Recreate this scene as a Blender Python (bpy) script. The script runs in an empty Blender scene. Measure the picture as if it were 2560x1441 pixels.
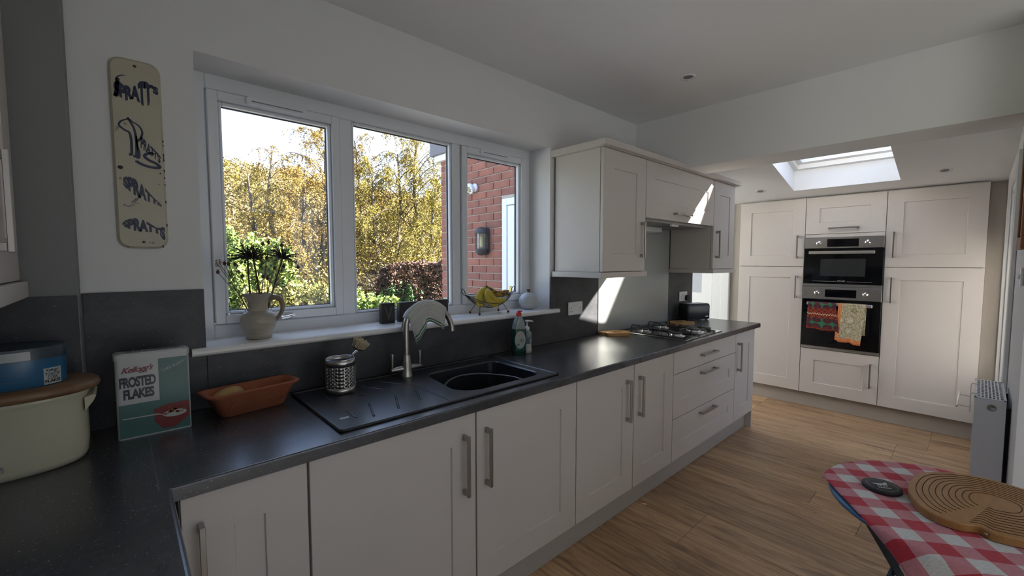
import bpy, bmesh, math, random
import numpy as np
from mathutils import Matrix, Vector

R = math.radians
C = bpy.context.scene.collection
scene = bpy.context.scene

# ------------------------------------------------------------------ camera
cam_data = bpy.data.cameras.new('camera')
cam_data.sensor_fit = 'HORIZONTAL'
cam_data.sensor_width = 36.0
cam_data.lens = 1070.94 / 2560 * 36.0
cam_data.clip_start = 0.02
cam_data.clip_end = 600
cam = bpy.data.objects.new('camera', cam_data)
C.objects.link(cam)
cam.location = (0.0892, -1.8896, 1.4445)
cam.rotation_mode = 'XYZ'
cam.rotation_euler = (R(90 - 3.5525), R(0.0), R(-42.5124))
scene.camera = cam

# ------------------------------------------------------------------ sky, sun, exposure
SUN_DIR = Vector((-1.437, 1.20, -1.21)).normalized()
SKY_STRENGTH = 1.8
SUN_STRENGTH = 25.0
scene.cycles.caustics_reflective = False
scene.cycles.caustics_refractive = False
scene.view_settings.view_transform = 'Standard'
scene.view_settings.look = 'None'
scene.view_settings.gamma = 1.0
scene.view_settings.use_curve_mapping = False
scene.view_settings.exposure = 1.1

world = bpy.data.worlds.new('sky')
scene.world = world
world.use_nodes = True
nt = world.node_tree
for n in list(nt.nodes):
    nt.nodes.remove(n)
wo = nt.nodes.new('ShaderNodeOutputWorld')
bg = nt.nodes.new('ShaderNodeBackground')
tc = nt.nodes.new('ShaderNodeTexCoord')
sep = nt.nodes.new('ShaderNodeSeparateXYZ')
nt.links.new(tc.outputs['Generated'], sep.inputs[0])
mp = nt.nodes.new('ShaderNodeMapping')
mp.inputs['Scale'].default_value = (1.6, 1.6, 5.5)
mp.inputs['Rotation'].default_value = (R(8), R(12), R(20))
nt.links.new(tc.outputs['Generated'], mp.inputs[0])
cn = nt.nodes.new('ShaderNodeTexNoise')
cn.inputs['Scale'].default_value = 1.7
cn.inputs['Detail'].default_value = 7
cn.inputs['Roughness'].default_value = 0.55
nt.links.new(mp.outputs[0], cn.inputs['Vector'])
cr = nt.nodes.new('ShaderNodeValToRGB')
cr.color_ramp.elements[0].position = 0.42
cr.color_ramp.elements[0].color = (0, 0, 0, 1)
cr.color_ramp.elements[1].position = 0.66
cr.color_ramp.elements[1].color = (1, 1, 1, 1)
nt.links.new(cn.outputs['Fac'], cr.inputs[0])
gr = nt.nodes.new('ShaderNodeValToRGB')
gr.color_ramp.elements[0].position = 0.0
gr.color_ramp.elements[0].color = (0.50, 0.58, 0.70, 1)
gr.color_ramp.elements[1].position = 0.42
gr.color_ramp.elements[1].color = (0.22, 0.36, 0.68, 1)
nt.links.new(sep.outputs['Z'], gr.inputs[0])
mx = nt.nodes.new('ShaderNodeMix')
mx.data_type = 'RGBA'
nt.links.new(cr.outputs[0], mx.inputs[0])
nt.links.new(gr.outputs[0], mx.inputs[6])
mx.inputs[7].default_value = (0.50, 0.56, 0.64, 1)
nt.links.new(mx.outputs[2], bg.inputs[0])
bg.inputs[1].default_value = SKY_STRENGTH
nt.links.new(bg.outputs[0], wo.inputs[0])

sun_data = bpy.data.lights.new('sun', 'SUN')
sun_data.energy = SUN_STRENGTH
sun_data.angle = R(0.55)
sun_data.color = (1.0, 0.95, 0.86)
sun = bpy.data.objects.new('sun', sun_data)
C.objects.link(sun)
sun.location = (12, -12, 12)
sun.rotation_mode = 'QUATERNION'
sun.rotation_quaternion = SUN_DIR.to_track_quat('-Z', 'Y')

# ------------------------------------------------------------------ text meshes (made while the scene is empty)
def text_geo(s, offset=0.0, shear=0.0, space=1.0):
    cu = bpy.data.curves.new('txt', 'FONT')
    cu.body = s
    cu.size = 1.0
    cu.offset = offset
    cu.shear = shear
    cu.space_character = space
    cu.resolution_u = 4
    ob = bpy.data.objects.new('txt', cu)
    C.objects.link(ob)
    dg = bpy.context.evaluated_depsgraph_get()
    me = bpy.data.meshes.new_from_object(ob.evaluated_get(dg))
    bm = bmesh.new()
    bm.from_mesh(me)
    bmesh.ops.triangulate(bm, faces=bm.faces)
    bmesh.ops.subdivide_edges(bm, edges=[e for e in bm.edges if e.calc_length() > 0.12], cuts=2)
    bmesh.ops.triangulate(bm, faces=bm.faces)
    v = [(q.co.x, q.co.y) for q in bm.verts]
    bm.verts.index_update()
    f = [[q.index for q in fc.verts] for fc in bm.faces]
    bm.free()
    bpy.data.objects.remove(ob)
    bpy.data.meshes.remove(me)
    bpy.data.curves.remove(cu)
    xs = [a for a, b in v]
    ys = [b for a, b in v]
    x0, x1, y0, y1 = min(xs), max(xs), min(ys), max(ys)
    return [((a - x0) / (x1 - x0), (b - y0) / (y1 - y0)) for a, b in v], f, (x1 - x0) / (y1 - y0)

TXT = {}
for key, s, off, sh, sp in (
        ('spratts', "SPRATT'S", 0.07, 0, 1.0), ('spratts2', 'SPRATTS', 0.07, 0, 1.02), ('pratts', "PRATT'S", 0.055, 0, 1.0),
        ('kell', "Kellogg's", 0.02, 0.45, 0.88), ('frosted', 'FROSTED', 0.045, 0, 0.9), ('flakes', 'FLAKES', 0.045, 0, 0.9),
        ('great', '"GRR\u00b7REAT!"', 0.004, 0, 1.15), ('frfl', 'FROSTED FLAKES', 0.03, 0, 0.95),
        ('toasted', 'TOASTED', 0.02, 0, 0.95), ('corn', 'CORN', 0.02, 0, 1), ('s', 'S', 0.03, 0, 1), ('v', 'V', 0.02, 0, 1),
        ('candy', 'Candy', 0.01, 0.3, 1), ('num', '345', 0.0, 0, 1)):
    TXT[key] = text_geo(s, off, sh, sp)

# ------------------------------------------------------------------ materials
MATS = {}
def mat(name, col, rough=0.5, metal=0.0, spec=0.5, var=0.0, vscale=6.0, stretch=(1, 1, 1), bump=0.0, bscale=80.0,
        coat=0.0, col2=None, emit=None, detail=5.0, sheen=0.0, trans=0.0):
    if name in MATS:
        return MATS[name]
    m = bpy.data.materials.new(name)
    m.use_nodes = True
    t = m.node_tree
    p = t.nodes['Principled BSDF']
    p.inputs['Base Color'].default_value = (*col, 1)
    p.inputs['Roughness'].default_value = rough
    p.inputs['Metallic'].default_value = metal
    p.inputs['Specular IOR Level'].default_value = spec
    p.inputs['Coat Weight'].default_value = coat
    p.inputs['Coat Roughness'].default_value = 0.08
    p.inputs['Sheen Weight'].default_value = sheen
    p.inputs['Transmission Weight'].default_value = trans
    tcn = t.nodes.new('ShaderNodeTexCoord')
    mpn = t.nodes.new('ShaderNodeMapping')
    mpn.inputs['Scale'].default_value = stretch
    t.links.new(tcn.outputs['Object'], mpn.inputs[0])
    if var > 0 or col2:
        nz = t.nodes.new('ShaderNodeTexNoise')
        nz.inputs['Scale'].default_value = vscale
        nz.inputs['Detail'].default_value = detail
        nz.inputs['Roughness'].default_value = 0.6
        t.links.new(mpn.outputs[0], nz.inputs['Vector'])
        rp = t.nodes.new('ShaderNodeValToRGB')
        rp.color_ramp.elements[0].position = 0.3
        rp.color_ramp.elements[1].position = 0.7
        c2 = col2 or tuple(min(1, c * (1 + var)) for c in col)
        c1 = col if col2 else tuple(c * (1 - var) for c in col)
        rp.color_ramp.elements[0].color = (*c1, 1)
        rp.color_ramp.elements[1].color = (*c2, 1)
        t.links.new(nz.outputs['Fac'], rp.inputs[0])
        t.links.new(rp.outputs[0], p.inputs['Base Color'])
    if bump > 0:
        nb = t.nodes.new('ShaderNodeTexNoise')
        nb.inputs['Scale'].default_value = bscale
        nb.inputs['Detail'].default_value = 3
        t.links.new(mpn.outputs[0], nb.inputs['Vector'])
        bp = t.nodes.new('ShaderNodeBump')
        bp.inputs['Strength'].default_value = bump
        bp.inputs['Distance'].default_value = 0.01
        t.links.new(nb.outputs['Fac'], bp.inputs['Height'])
        t.links.new(bp.outputs[0], p.inputs['Normal'])
    MATS[name] = m
    return m

def nodes_of(m):
    return m.node_tree, m.node_tree.nodes['Principled BSDF']

def ramp(t, stops, interp='LINEAR'):
    r = t.nodes.new('ShaderNodeValToRGB')
    r.color_ramp.interpolation = interp
    e = r.color_ramp.elements
    e[0].position, e[0].color = stops[0][0], (*stops[0][1], 1)
    e[1].position, e[1].color = stops[1][0], (*stops[1][1], 1)
    for pos, c in stops[2:]:
        k = e.new(pos)
        k.color = (*c, 1)
    return r

def math_node(t, op, a, b=None):
    n = t.nodes.new('ShaderNodeMath')
    n.operation = op
    for i, q in enumerate((a, b)):
        if q is None:
            continue
        if isinstance(q, (int, float)):
            n.inputs[i].default_value = q
        else:
            t.links.new(q, n.inputs[i])
    return n.outputs[0]

def mixcol(t, fac, a, b, mode='MIX'):
    n = t.nodes.new('ShaderNodeMix')
    n.data_type = 'RGBA'
    n.blend_type = mode
    if isinstance(fac, (int, float)):
        n.inputs[0].default_value = fac
    else:
        t.links.new(fac, n.inputs[0])
    for i, q in ((6, a), (7, b)):
        if isinstance(q, tuple):
            n.inputs[i].default_value = (*q, 1)
        else:
            t.links.new(q, n.inputs[i])
    return n.outputs[2]

def thin_glass(name, tint=(1, 1, 1), refl=0.03, rough=0.0):
    m = bpy.data.materials.new(name)
    m.use_nodes = True
    t = m.node_tree
    t.nodes.remove(t.nodes['Principled BSDF'])
    out = t.nodes['Material Output']
    tr = t.nodes.new('ShaderNodeBsdfTransparent')
    tr.inputs[0].default_value = (*tint, 1)
    gl = t.nodes.new('ShaderNodeBsdfGlossy')
    gl.inputs['Roughness'].default_value = rough
    ge = t.nodes.new('ShaderNodeNewGeometry')
    dp = t.nodes.new('ShaderNodeVectorMath')
    dp.operation = 'DOT_PRODUCT'
    t.links.new(ge.outputs['Incoming'], dp.inputs[0])
    t.links.new(ge.outputs['Normal'], dp.inputs[1])
    cs = math_node(t, 'SUBTRACT', 1.0, math_node(t, 'ABSOLUTE', dp.outputs['Value']))
    mn = math_node(t, 'MINIMUM', math_node(t, 'ADD', math_node(t, 'MULTIPLY', math_node(t, 'POWER', cs, 5.0), 0.8), refl), 0.8)
    mxs = t.nodes.new('ShaderNodeMixShader')
    t.links.new(mn, mxs.inputs[0])
    t.links.new(tr.outputs[0], mxs.inputs[1])
    t.links.new(gl.outputs[0], mxs.inputs[2])
    t.links.new(mxs.outputs[0], out.inputs[0])
    MATS[name] = m
    return m

# ------------------------------------------------------------------ mesh builder
WORLD = {}          # object -> its world matrix (roots only)
def root_of(o):
    while o.parent:
        o = o.parent
    return o

class MB:
    def __init__(self):
        self.v, self.f, self.mi, self.sm, self.uv = [], [], [], [], None
        self.m = 0
        self.T = None
    def add(self, vs, fs, smooth=False):
        b = len(self.v)
        T = self.T
        for q in vs:
            q = Vector(q)
            self.v.append(tuple(T @ q) if T else tuple(q))
        for f in fs:
            self.f.append([i + b for i in f])
            self.mi.append(self.m)
            self.sm.append(smooth)
        return self
    def box(self, x0, x1, y0, y1, z0, z1, b=0.0):
        if x0 > x1: x0, x1 = x1, x0
        if y0 > y1: y0, y1 = y1, y0
        if z0 > z1: z0, z1 = z1, z0
        if b <= 0:
            vs = [(x, y, z) for z in (z0, z1) for y in (y0, y1) for x in (x0, x1)]
            fs = [(0, 2, 3, 1), (4, 5, 7, 6), (0, 1, 5, 4), (2, 6, 7, 3), (0, 4, 6, 2), (1, 3, 7, 5)]
            return self.add(vs, fs)
        b = min(b, (x1 - x0) / 2.01, (y1 - y0) / 2.01, (z1 - z0) / 2.01)
        vs, idx = [], {}
        for i, (x, sx) in enumerate(((x0, 1), (x1, -1))):
            for j, (y, sy) in enumerate(((y0, 1), (y1, -1))):
                for k, (z, sz) in enumerate(((z0, 1), (z1, -1))):
                    idx[i, j, k, 0] = len(vs); vs.append((x, y + sy * b, z + sz * b))
                    idx[i, j, k, 1] = len(vs); vs.append((x + sx * b, y, z + sz * b))
                    idx[i, j, k, 2] = len(vs); vs.append((x + sx * b, y + sy * b, z))
        fs = []
        for i in (0, 1):
            q = [idx[i, 0, 0, 0], idx[i, 1, 0, 0], idx[i, 1, 1, 0], idx[i, 0, 1, 0]]
            fs.append(q if i else q[::-1])
            q = [idx[0, i, 0, 1], idx[1, i, 0, 1], idx[1, i, 1, 1], idx[0, i, 1, 1]]
            fs.append(q if not i else q[::-1])
            q = [idx[0, 0, i, 2], idx[1, 0, i, 2], idx[1, 1, i, 2], idx[0, 1, i, 2]]
            fs.append(q if i else q[::-1])
        for i in (0, 1):
            for j in (0, 1):
                q = [idx[i, j, 0, 0], idx[i, j, 0, 1], idx[i, j, 1, 1], idx[i, j, 1, 0]]
                fs.append(q if (i + j) % 2 == 0 else q[::-1])
                q = [idx[i, 0, j, 0], idx[i, 0, j, 2], idx[i, 1, j, 2], idx[i, 1, j, 0]]
                fs.append(q[::-1] if (i + j) % 2 == 0 else q)
                q = [idx[0, i, j, 1], idx[0, i, j, 2], idx[1, i, j, 2], idx[1, i, j, 1]]
                fs.append(q if (i + j) % 2 == 0 else q[::-1])
                for k in (0, 1):
                    q = [idx[i, j, k, 0], idx[i, j, k, 1], idx[i, j, k, 2]]
                    fs.append(q[::-1] if (i + j + k) % 2 == 0 else q)
        return self.add(vs, fs)
    def tube(self, pts, r, n=8, closed=False, smooth=True, caps=True, flat=1.0):
        pts = [Vector(p) for p in pts]
        k = len(pts)
        rs = r if isinstance(r, (list, tuple)) else [r] * k
        vs = []
        prev = None
        for i, p in enumerate(pts):
            if closed:
                d = (pts[(i + 1) % k] - pts[i - 1])
            else:
                d = pts[min(i + 1, k - 1)] - pts[max(i - 1, 0)]
            d = d.normalized() if d.length > 1e-9 else Vector((0, 0, 1))
            if prev is None:
                a = Vector((0, 0, 1)) if abs(d.z) < 0.9 else Vector((1, 0, 0))
                u = d.cross(a).normalized()
            else:
                u = prev - d * prev.dot(d)
                u = u.normalized() if u.length > 1e-6 else d.orthogonal().normalized()
            prev = u
            w = d.cross(u)
            for j in range(n):
                t = 2 * math.pi * j / n
                vs.append(p + (u * math.cos(t) + w * math.sin(t) * flat) * rs[i])
        fs = []
        for i in range(k if closed else k - 1):
            for j in range(n):
                a, b2 = i * n + j, i * n + (j + 1) % n
                c, d2 = ((i + 1) % k) * n + (j + 1) % n, ((i + 1) % k) * n + j
                fs.append((a, b2, c, d2))
        self.add(vs, fs, smooth)
        if caps and not closed:
            self.add(vs[:n], [list(range(n))[::-1]])
            self.add(vs[-n:], [list(range(n))])
        return self
    def lathe(self, prof, c=(0, 0, 0), n=32, smooth=True, sx=1.0, sy=1.0, power=2.0, caps=True):
        vs, fs = [], []
        def ring(t):
            ct, st = math.cos(t), math.sin(t)
            if power != 2.0:
                e = 2.0 / power
                ct = math.copysign(abs(ct) ** e, ct)
                st = math.copysign(abs(st) ** e, st)
            return ct, st
        for r, z in prof:
            for j in range(n):
                ct, st = ring(2 * math.pi * j / n)
                vs.append((c[0] + r * ct * sx, c[1] + r * st * sy, c[2] + z))
        k = len(prof)
        for i in range(k - 1):
            for j in range(n):
                fs.append((i * n + j, i * n + (j + 1) % n, (i + 1) * n + (j + 1) % n, (i + 1) * n + j))
        self.add(vs, fs, smooth)
        if caps:
            if prof[0][0] > 1e-6:
                self.add(vs[:n], [list(range(n))[::-1]])
            if prof[-1][0] > 1e-6:
                self.add(vs[-n:], [list(range(n))])
        return self
    def ball(self, c, r, n=16, m=10, smooth=True):
        if not isinstance(r, (tuple, list)):
            r = (r, r, r)
        vs, fs = [(c[0], c[1], c[2] - r[2])], []
        for i in range(1, m):
            t = math.pi * i / m
            for j in range(n):
                a = 2 * math.pi * j / n
                vs.append((c[0] + r[0] * math.sin(t) * math.cos(a), c[1] + r[1] * math.sin(t) * math.sin(a), c[2] - r[2] * math.cos(t)))
        vs.append((c[0], c[1], c[2] + r[2]))
        e = len(vs) - 1
        for j in range(n):
            fs.append((0, 1 + (j + 1) % n, 1 + j))
            fs.append((e, 1 + (m - 2) * n + j, 1 + (m - 2) * n + (j + 1) % n))
            for i in range(m - 2):
                a = 1 + i * n
                fs.append((a + j, a + (j + 1) % n, a + n + (j + 1) % n, a + n + j))
        return self.add(vs, fs, smooth)
    def prism(self, poly, h0, h1, fn=None, smooth=False):
        """poly (a,b) extruded h0..h1; fn maps (a,b,h) to a point"""
        fn = fn or (lambda a, b, h: (a, b, h))
        k = len(poly)
        vs = [fn(a, b, h0) for a, b in poly] + [fn(a, b, h1) for a, b in poly]
        self.add(vs, [list(range(k))[::-1], list(range(k, 2 * k))])
        self.add(vs, [(i, (i + 1) % k, k + (i + 1) % k, k + i) for i in range(k)], smooth)
        return self
    def grid(self, rows, smooth=True, wrap=False):
        nr, ncol = len(rows), len(rows[0])
        vs = [p for row in rows for p in row]
        fs = []
        for i in range(nr - 1):
            for j in range(ncol if wrap else ncol - 1):
                fs.append((i * ncol + j, i * ncol + (j + 1) % ncol, (i + 1) * ncol + (j + 1) % ncol, (i + 1) * ncol + j))
        return self.add(vs, fs, smooth)
    def text(self, key, fn):
        v, f, asp = TXT[key]
        return self.add([fn(a, b) for a, b in v], f)
    def build(self, name, mats, parent=None, loc=None, fix=False, kind=None):
        me = bpy.data.meshes.new(name)
        if parent is not None:
            W = WORLD[root_of(parent)].inverted()
            vs = [tuple(W @ Vector(q)) for q in self.v]
            M = None
        else:
            if loc is None:
                a = np.array(self.v)
                loc = ((a[:, 0].min() + a[:, 0].max()) / 2, (a[:, 1].min() + a[:, 1].max()) / 2, a[:, 2].min())
            vs = [(q[0] - loc[0], q[1] - loc[1], q[2] - loc[2]) for q in self.v]
        me.from_pydata(vs, [], self.f)
        if not isinstance(mats, (list, tuple)):
            mats = [mats]
        for m in mats:
            me.materials.append(m)
        me.polygons.foreach_set('material_index', self.mi)
        me.polygons.foreach_set('use_smooth', self.sm)
        if self.uv is not None:
            uvl = me.uv_layers.new(name='UVMap')
            for li, l in enumerate(me.loops):
                uvl.data[li].uv = self.uv[l.vertex_index]
        if fix:
            bm = bmesh.new()
            bm.from_mesh(me)
            bmesh.ops.remove_doubles(bm, verts=bm.verts, dist=1e-6)
            bmesh.ops.recalc_face_normals(bm, faces=bm.faces)
            bm.to_mesh(me)
            bm.free()
        me.update()
        o = bpy.data.objects.new(name, me)
        C.objects.link(o)
        if parent is not None:
            o.parent = parent
        else:
            o.location = loc
            WORLD[o] = Matrix.Translation(loc)
        if kind:
            o['kind'] = kind
        return o

def thing(name, label, cat, loc=(0, 0, 0), rz=0.0, group=None):
    o = bpy.data.objects.new(name, None)
    o.empty_display_size = 0.05
    C.objects.link(o)
    o.location = loc
    o.rotation_euler = (0, 0, rz)
    WORLD[o] = Matrix.Translation(loc) @ Matrix.Rotation(rz, 4, 'Z')
    return tag(o, label, cat, group)

def tag(o, label, cat, group=None):
    o['label'] = label
    o['category'] = cat
    if group:
        o['group'] = group
    return o

def struct(name, mb, m, parent=None, label=None):
    o = mb.build(name, m, parent)
    o['kind'] = 'structure'
    if label:
        o['label'] = label
    return o

def fast_mesh(name, V, F, m, parent=None, smooth=False, kind=None, loc=(0, 0, 0)):
    """V (n,3) array, F (k,3|4) array"""
    V = np.asarray(V, dtype=np.float32)
    F = np.asarray(F, dtype=np.int32)
    if parent is not None:
        W = np.array(WORLD[root_of(parent)].inverted())
        V = (V @ W[:3, :3].T + W[:3, 3]).astype(np.float32)
    else:
        V = V - np.array(loc, dtype=np.float32)
    me = bpy.data.meshes.new(name)
    k = F.shape[1]
    me.vertices.add(len(V))
    me.vertices.foreach_set('co', V.ravel())
    me.loops.add(F.size)
    me.loops.foreach_set('vertex_index', F.ravel())
    me.polygons.add(len(F))
    me.polygons.foreach_set('loop_start', np.arange(0, F.size, k, dtype=np.int32))
    me.polygons.foreach_set('loop_total', np.full(len(F), k, dtype=np.int32))
    if smooth:
        me.polygons.foreach_set('use_smooth', np.ones(len(F), dtype=bool))
    me.materials.append(m)
    me.update(calc_edges=True)
    me.validate()
    o = bpy.data.objects.new(name, me)
    C.objects.link(o)
    if parent is not None:
        o.parent = parent
    else:
        o.location = loc
        WORLD[o] = Matrix.Translation(loc)
    if kind:
        o['kind'] = kind
    return o

def circle(cx, cy, r, n=32, a0=0, a1=2 * math.pi, end=False):
    k = n + (1 if end else 0)
    return [(cx + r * math.cos(a0 + (a1 - a0) * i / n), cy + r * math.sin(a0 + (a1 - a0) * i / n)) for i in range(k)]

def rrect(x0, x1, y0, y1, r, n=5):
    out = []
    for cx, cy, a in ((x1 - r, y1 - r, 0), (x0 + r, y1 - r, 90), (x0 + r, y0 + r, 180), (x1 - r, y0 + r, 270)):
        for i in range(n + 1):
            t = R(a + 90 * i / n)
            out.append((cx + r * math.cos(t), cy + r * math.sin(t)))
    return out

def bez(p0, p1, p2, p3, n=12):
    p0, p1, p2, p3 = map(Vector, (p0, p1, p2, p3))
    return [p0 * (1 - t) ** 3 + p1 * 3 * t * (1 - t) ** 2 + p2 * 3 * t * t * (1 - t) + p3 * t ** 3 for t in (i / n for i in range(n + 1))]

def spline(pts, n=6):
    """Catmull-Rom through points"""
    P = [Vector(p) for p in pts]
    P = [P[0] * 2 - P[1]] + P + [P[-1] * 2 - P[-2]]
    out = []
    for i in range(1, len(P) - 2):
        a, b, c, d = P[i - 1:i + 3]
        for k in range(n):
            t = k / n
            out.append(0.5 * ((2 * b) + (c - a) * t + (2 * a - 5 * b + 4 * c - d) * t * t + (-a + 3 * b - 3 * c + d) * t ** 3))
    out.append(P[-2])
    return out
# ------------------------------------------------------------------ materials of the room
m_white = mat('white_emulsion', (0.76, 0.76, 0.755), 0.75, bump=0.04, bscale=220)
m_ceil = mat('ceiling_white', (0.86, 0.86, 0.85), 0.8, bump=0.03, bscale=200)
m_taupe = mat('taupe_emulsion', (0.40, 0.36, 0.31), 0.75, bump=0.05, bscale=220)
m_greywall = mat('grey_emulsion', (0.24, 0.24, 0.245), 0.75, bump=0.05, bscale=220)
m_gloss = mat('white_gloss_paint', (0.84, 0.84, 0.83), 0.25, spec=0.5)
m_pvc = mat('white_pvc', (0.76, 0.78, 0.81), 0.28)
m_paint = mat('cashmere_paint', (0.61, 0.565, 0.525), 0.42, var=0.015, vscale=3)
m_plinth = mat('cashmere_plinth', (0.42, 0.39, 0.355), 0.5)
m_nickel = mat('brushed_nickel', (0.42, 0.40, 0.37), 0.34, 1.0)
m_steel = mat('stainless_steel', (0.56, 0.55, 0.53), 0.30, 1.0, bump=0.02, bscale=300, stretch=(1, 1, 40))
m_chrome = mat('chrome', (0.75, 0.75, 0.76), 0.08, 1.0)
m_black = mat('black_plastic', (0.012, 0.012, 0.013), 0.4)
m_blackglass = mat('black_oven_glass', (0.004, 0.004, 0.005), 0.05, spec=0.5)
m_iron = mat('black_enamelled_iron', (0.012, 0.012, 0.012), 0.38)
m_rubber = mat('dark_gasket', (0.03, 0.03, 0.033), 0.6)
m_glass = thin_glass('window_glass', refl=0.03)

def slate(name, along):
    m = mat(name, (0.05, 0.052, 0.060), 0.26, spec=0.9)
    t, p = nodes_of(m)
    tcn = t.nodes.new('ShaderNodeTexCoord')
    def noise(sc, scale, det=4):
        mpn = t.nodes.new('ShaderNodeMapping')
        mpn.inputs['Scale'].default_value = sc
        mpn.inputs['Rotation'].default_value = (0, R(-10), R(10))
        t.links.new(tcn.outputs['Object'], mpn.inputs[0])
        n = t.nodes.new('ShaderNodeTexNoise')
        n.inputs['Scale'].default_value = scale
        n.inputs['Detail'].default_value = det
        n.inputs['Roughness'].default_value = 0.65
        n.inputs['Distortion'].default_value = 0.4
        t.links.new(mpn.outputs[0], n.inputs['Vector'])
        return n.outputs['Fac']
    a = noise((1, 2.6, 2.6) if along == 'x' else (2.6, 1, 2.6), 5.0, 8)
    b = noise((1, 1, 1), 9.0, 5)
    c = noise((1, 1, 1), 260.0, 1)
    r1 = ramp(t, [(0.30, (0.034, 0.035, 0.040)), (0.72, (0.072, 0.074, 0.080))])
    t.links.new(a, r1.inputs[0])
    r2 = ramp(t, [(0.3, (0.75, 0.75, 0.75)), (0.7, (1.15, 1.15, 1.15))])
    t.links.new(b, r2.inputs[0])
    col = mixcol(t, 1.0, r1.outputs[0], r2.outputs[0], 'MULTIPLY')
    r3 = ramp(t, [(0.71, (0, 0, 0)), (0.78, (1, 1, 1))])
    t.links.new(c, r3.inputs[0])
    col = mixcol(t, r3.outputs[0], col, (0.30, 0.30, 0.29))
    t.links.new(col, p.inputs['Base Color'])
    bp = t.nodes.new('ShaderNodeBump')
    bp.inputs['Strength'].default_value = 0.05
    bp.inputs['Distance'].default_value = 0.003
    t.links.new(a, bp.inputs['Height'])
    t.links.new(bp.outputs[0], p.inputs['Normal'])
    return m
m_slate = slate('slate_laminate', 'x')
m_slate_y = slate('slate_laminate_left_run', 'y')
m_splash = slate('slate_splashback', 'x')
MATS['slate_splashback'].node_tree.nodes['Principled BSDF'].inputs['Roughness'].default_value = 0.45
MATS['slate_splashback'].node_tree.nodes['Principled BSDF'].inputs['Specular IOR Level'].default_value = 0.4

def oak_floor():
    m = mat('oak_vinyl_plank', (0.3, 0.19, 0.1), 0.42)
    t, p = nodes_of(m)
    tcn = t.nodes.new('ShaderNodeTexCoord')
    oi = t.nodes.new('ShaderNodeObjectInfo')
    off = t.nodes.new('ShaderNodeVectorMath')
    off.operation = 'MULTIPLY_ADD'
    comb = t.nodes.new('ShaderNodeCombineXYZ')
    for i in range(3):
        t.links.new(oi.outputs['Random'], comb.inputs[i])
    t.links.new(comb.outputs[0], off.inputs[0])
    off.inputs[1].default_value = (31, 47, 13)
    t.links.new(tcn.outputs['Object'], off.inputs[2])
    def nz(sc, scale, det, dist=0.3):
        mpn = t.nodes.new('ShaderNodeMapping')
        mpn.inputs['Scale'].default_value = sc
        t.links.new(off.outputs[0], mpn.inputs[0])
        n = t.nodes.new('ShaderNodeTexNoise')
        n.inputs['Scale'].default_value = scale
        n.inputs['Detail'].default_value = det
        n.inputs['Roughness'].default_value = 0.6
        n.inputs['Distortion'].default_value = dist
        t.links.new(mpn.outputs[0], n.inputs['Vector'])
        return n.outputs['Fac']
    grain = nz((9, 0.6, 1), 4.0, 7, 0.8)
    fine = nz((60, 2.0, 1), 4.0, 3)
    dark = nz((7, 1.3, 1), 1.6, 5, 1.2)
    r1 = ramp(t, [(0.30, (0.38, 0.22, 0.115)), (0.52, (0.60, 0.385, 0.215)), (0.75, (0.72, 0.51, 0.31))])
    t.links.new(grain, r1.inputs[0])
    r2 = ramp(t, [(0.3, (0.74, 0.74, 0.74)), (0.7, (1.14, 1.14, 1.14))])
    t.links.new(fine, r2.inputs[0])
    col = mixcol(t, 1.0, r1.outputs[0], r2.outputs[0], 'MULTIPLY')
    r3 = ramp(t, [(0.53, (0, 0, 0)), (0.72, (1, 1, 1))])
    t.links.new(dark, r3.inputs[0])
    f3 = math_node(t, 'MULTIPLY', r3.outputs[0], 0.75)
    col = mixcol(t, f3, col, (0.15, 0.092, 0.055))
    r4 = ramp(t, [(0.0, (0.74, 0.72, 0.70)), (1.0, (1.20, 1.18, 1.14))])
    t.links.new(oi.outputs['Random'], r4.inputs[0])
    col = mixcol(t, 1.0, col, r4.outputs[0], 'MULTIPLY')
    t.links.new(col, p.inputs['Base Color'])
    bp = t.nodes.new('ShaderNodeBump')
    bp.inputs['Strength'].default_value = 0.06
    bp.inputs['Distance'].default_value = 0.003
    t.links.new(fine, bp.inputs['Height'])
    t.links.new(bp.outputs[0], p.inputs['Normal'])
    return m
m_floor = oak_floor()

# ------------------------------------------------------------------ floor with its planks
fl = struct('floor', MB().box(-0.62, 5.9, -8.2, 2.55, -0.12, -0.006), mat('floor_underlay', (0.05, 0.035, 0.025), 0.7))
rnd = random.Random(4)
PW, PL = 0.186, 1.24
plank_me = {}
def plank(x0, x1, y0, y1):
    key = (round(x1 - x0, 3), round(y1 - y0, 2))
    if key not in plank_me:
        o = MB().box(0, key[0] - 0.0016, 0, key[1] - 0.0016, -0.006, 0.0, 0.0009).build('plank', m_floor, fl)
        o.data.transform(Matrix.Translation(tuple(fl.location)))
        plank_me[key] = o.data
    else:
        o = bpy.data.objects.new('plank', plank_me[key])
        C.objects.link(o)
        o.parent = fl
    o.location = Vector((x0, y0, 0)) - fl.location
x = -0.46
i = 0
while x < 5.15:
    y = -2.4 - rnd.choice((0.1, 0.35, 0.52, 0.75, 0.98))
    while y < 2.3:
        a, b = max(y, -2.4), min(y + PL, 2.3)
        if b - a > 0.05:
            plank(x, x + PW, a, b)
        y += PL
    x += PW
    i += 1

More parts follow.
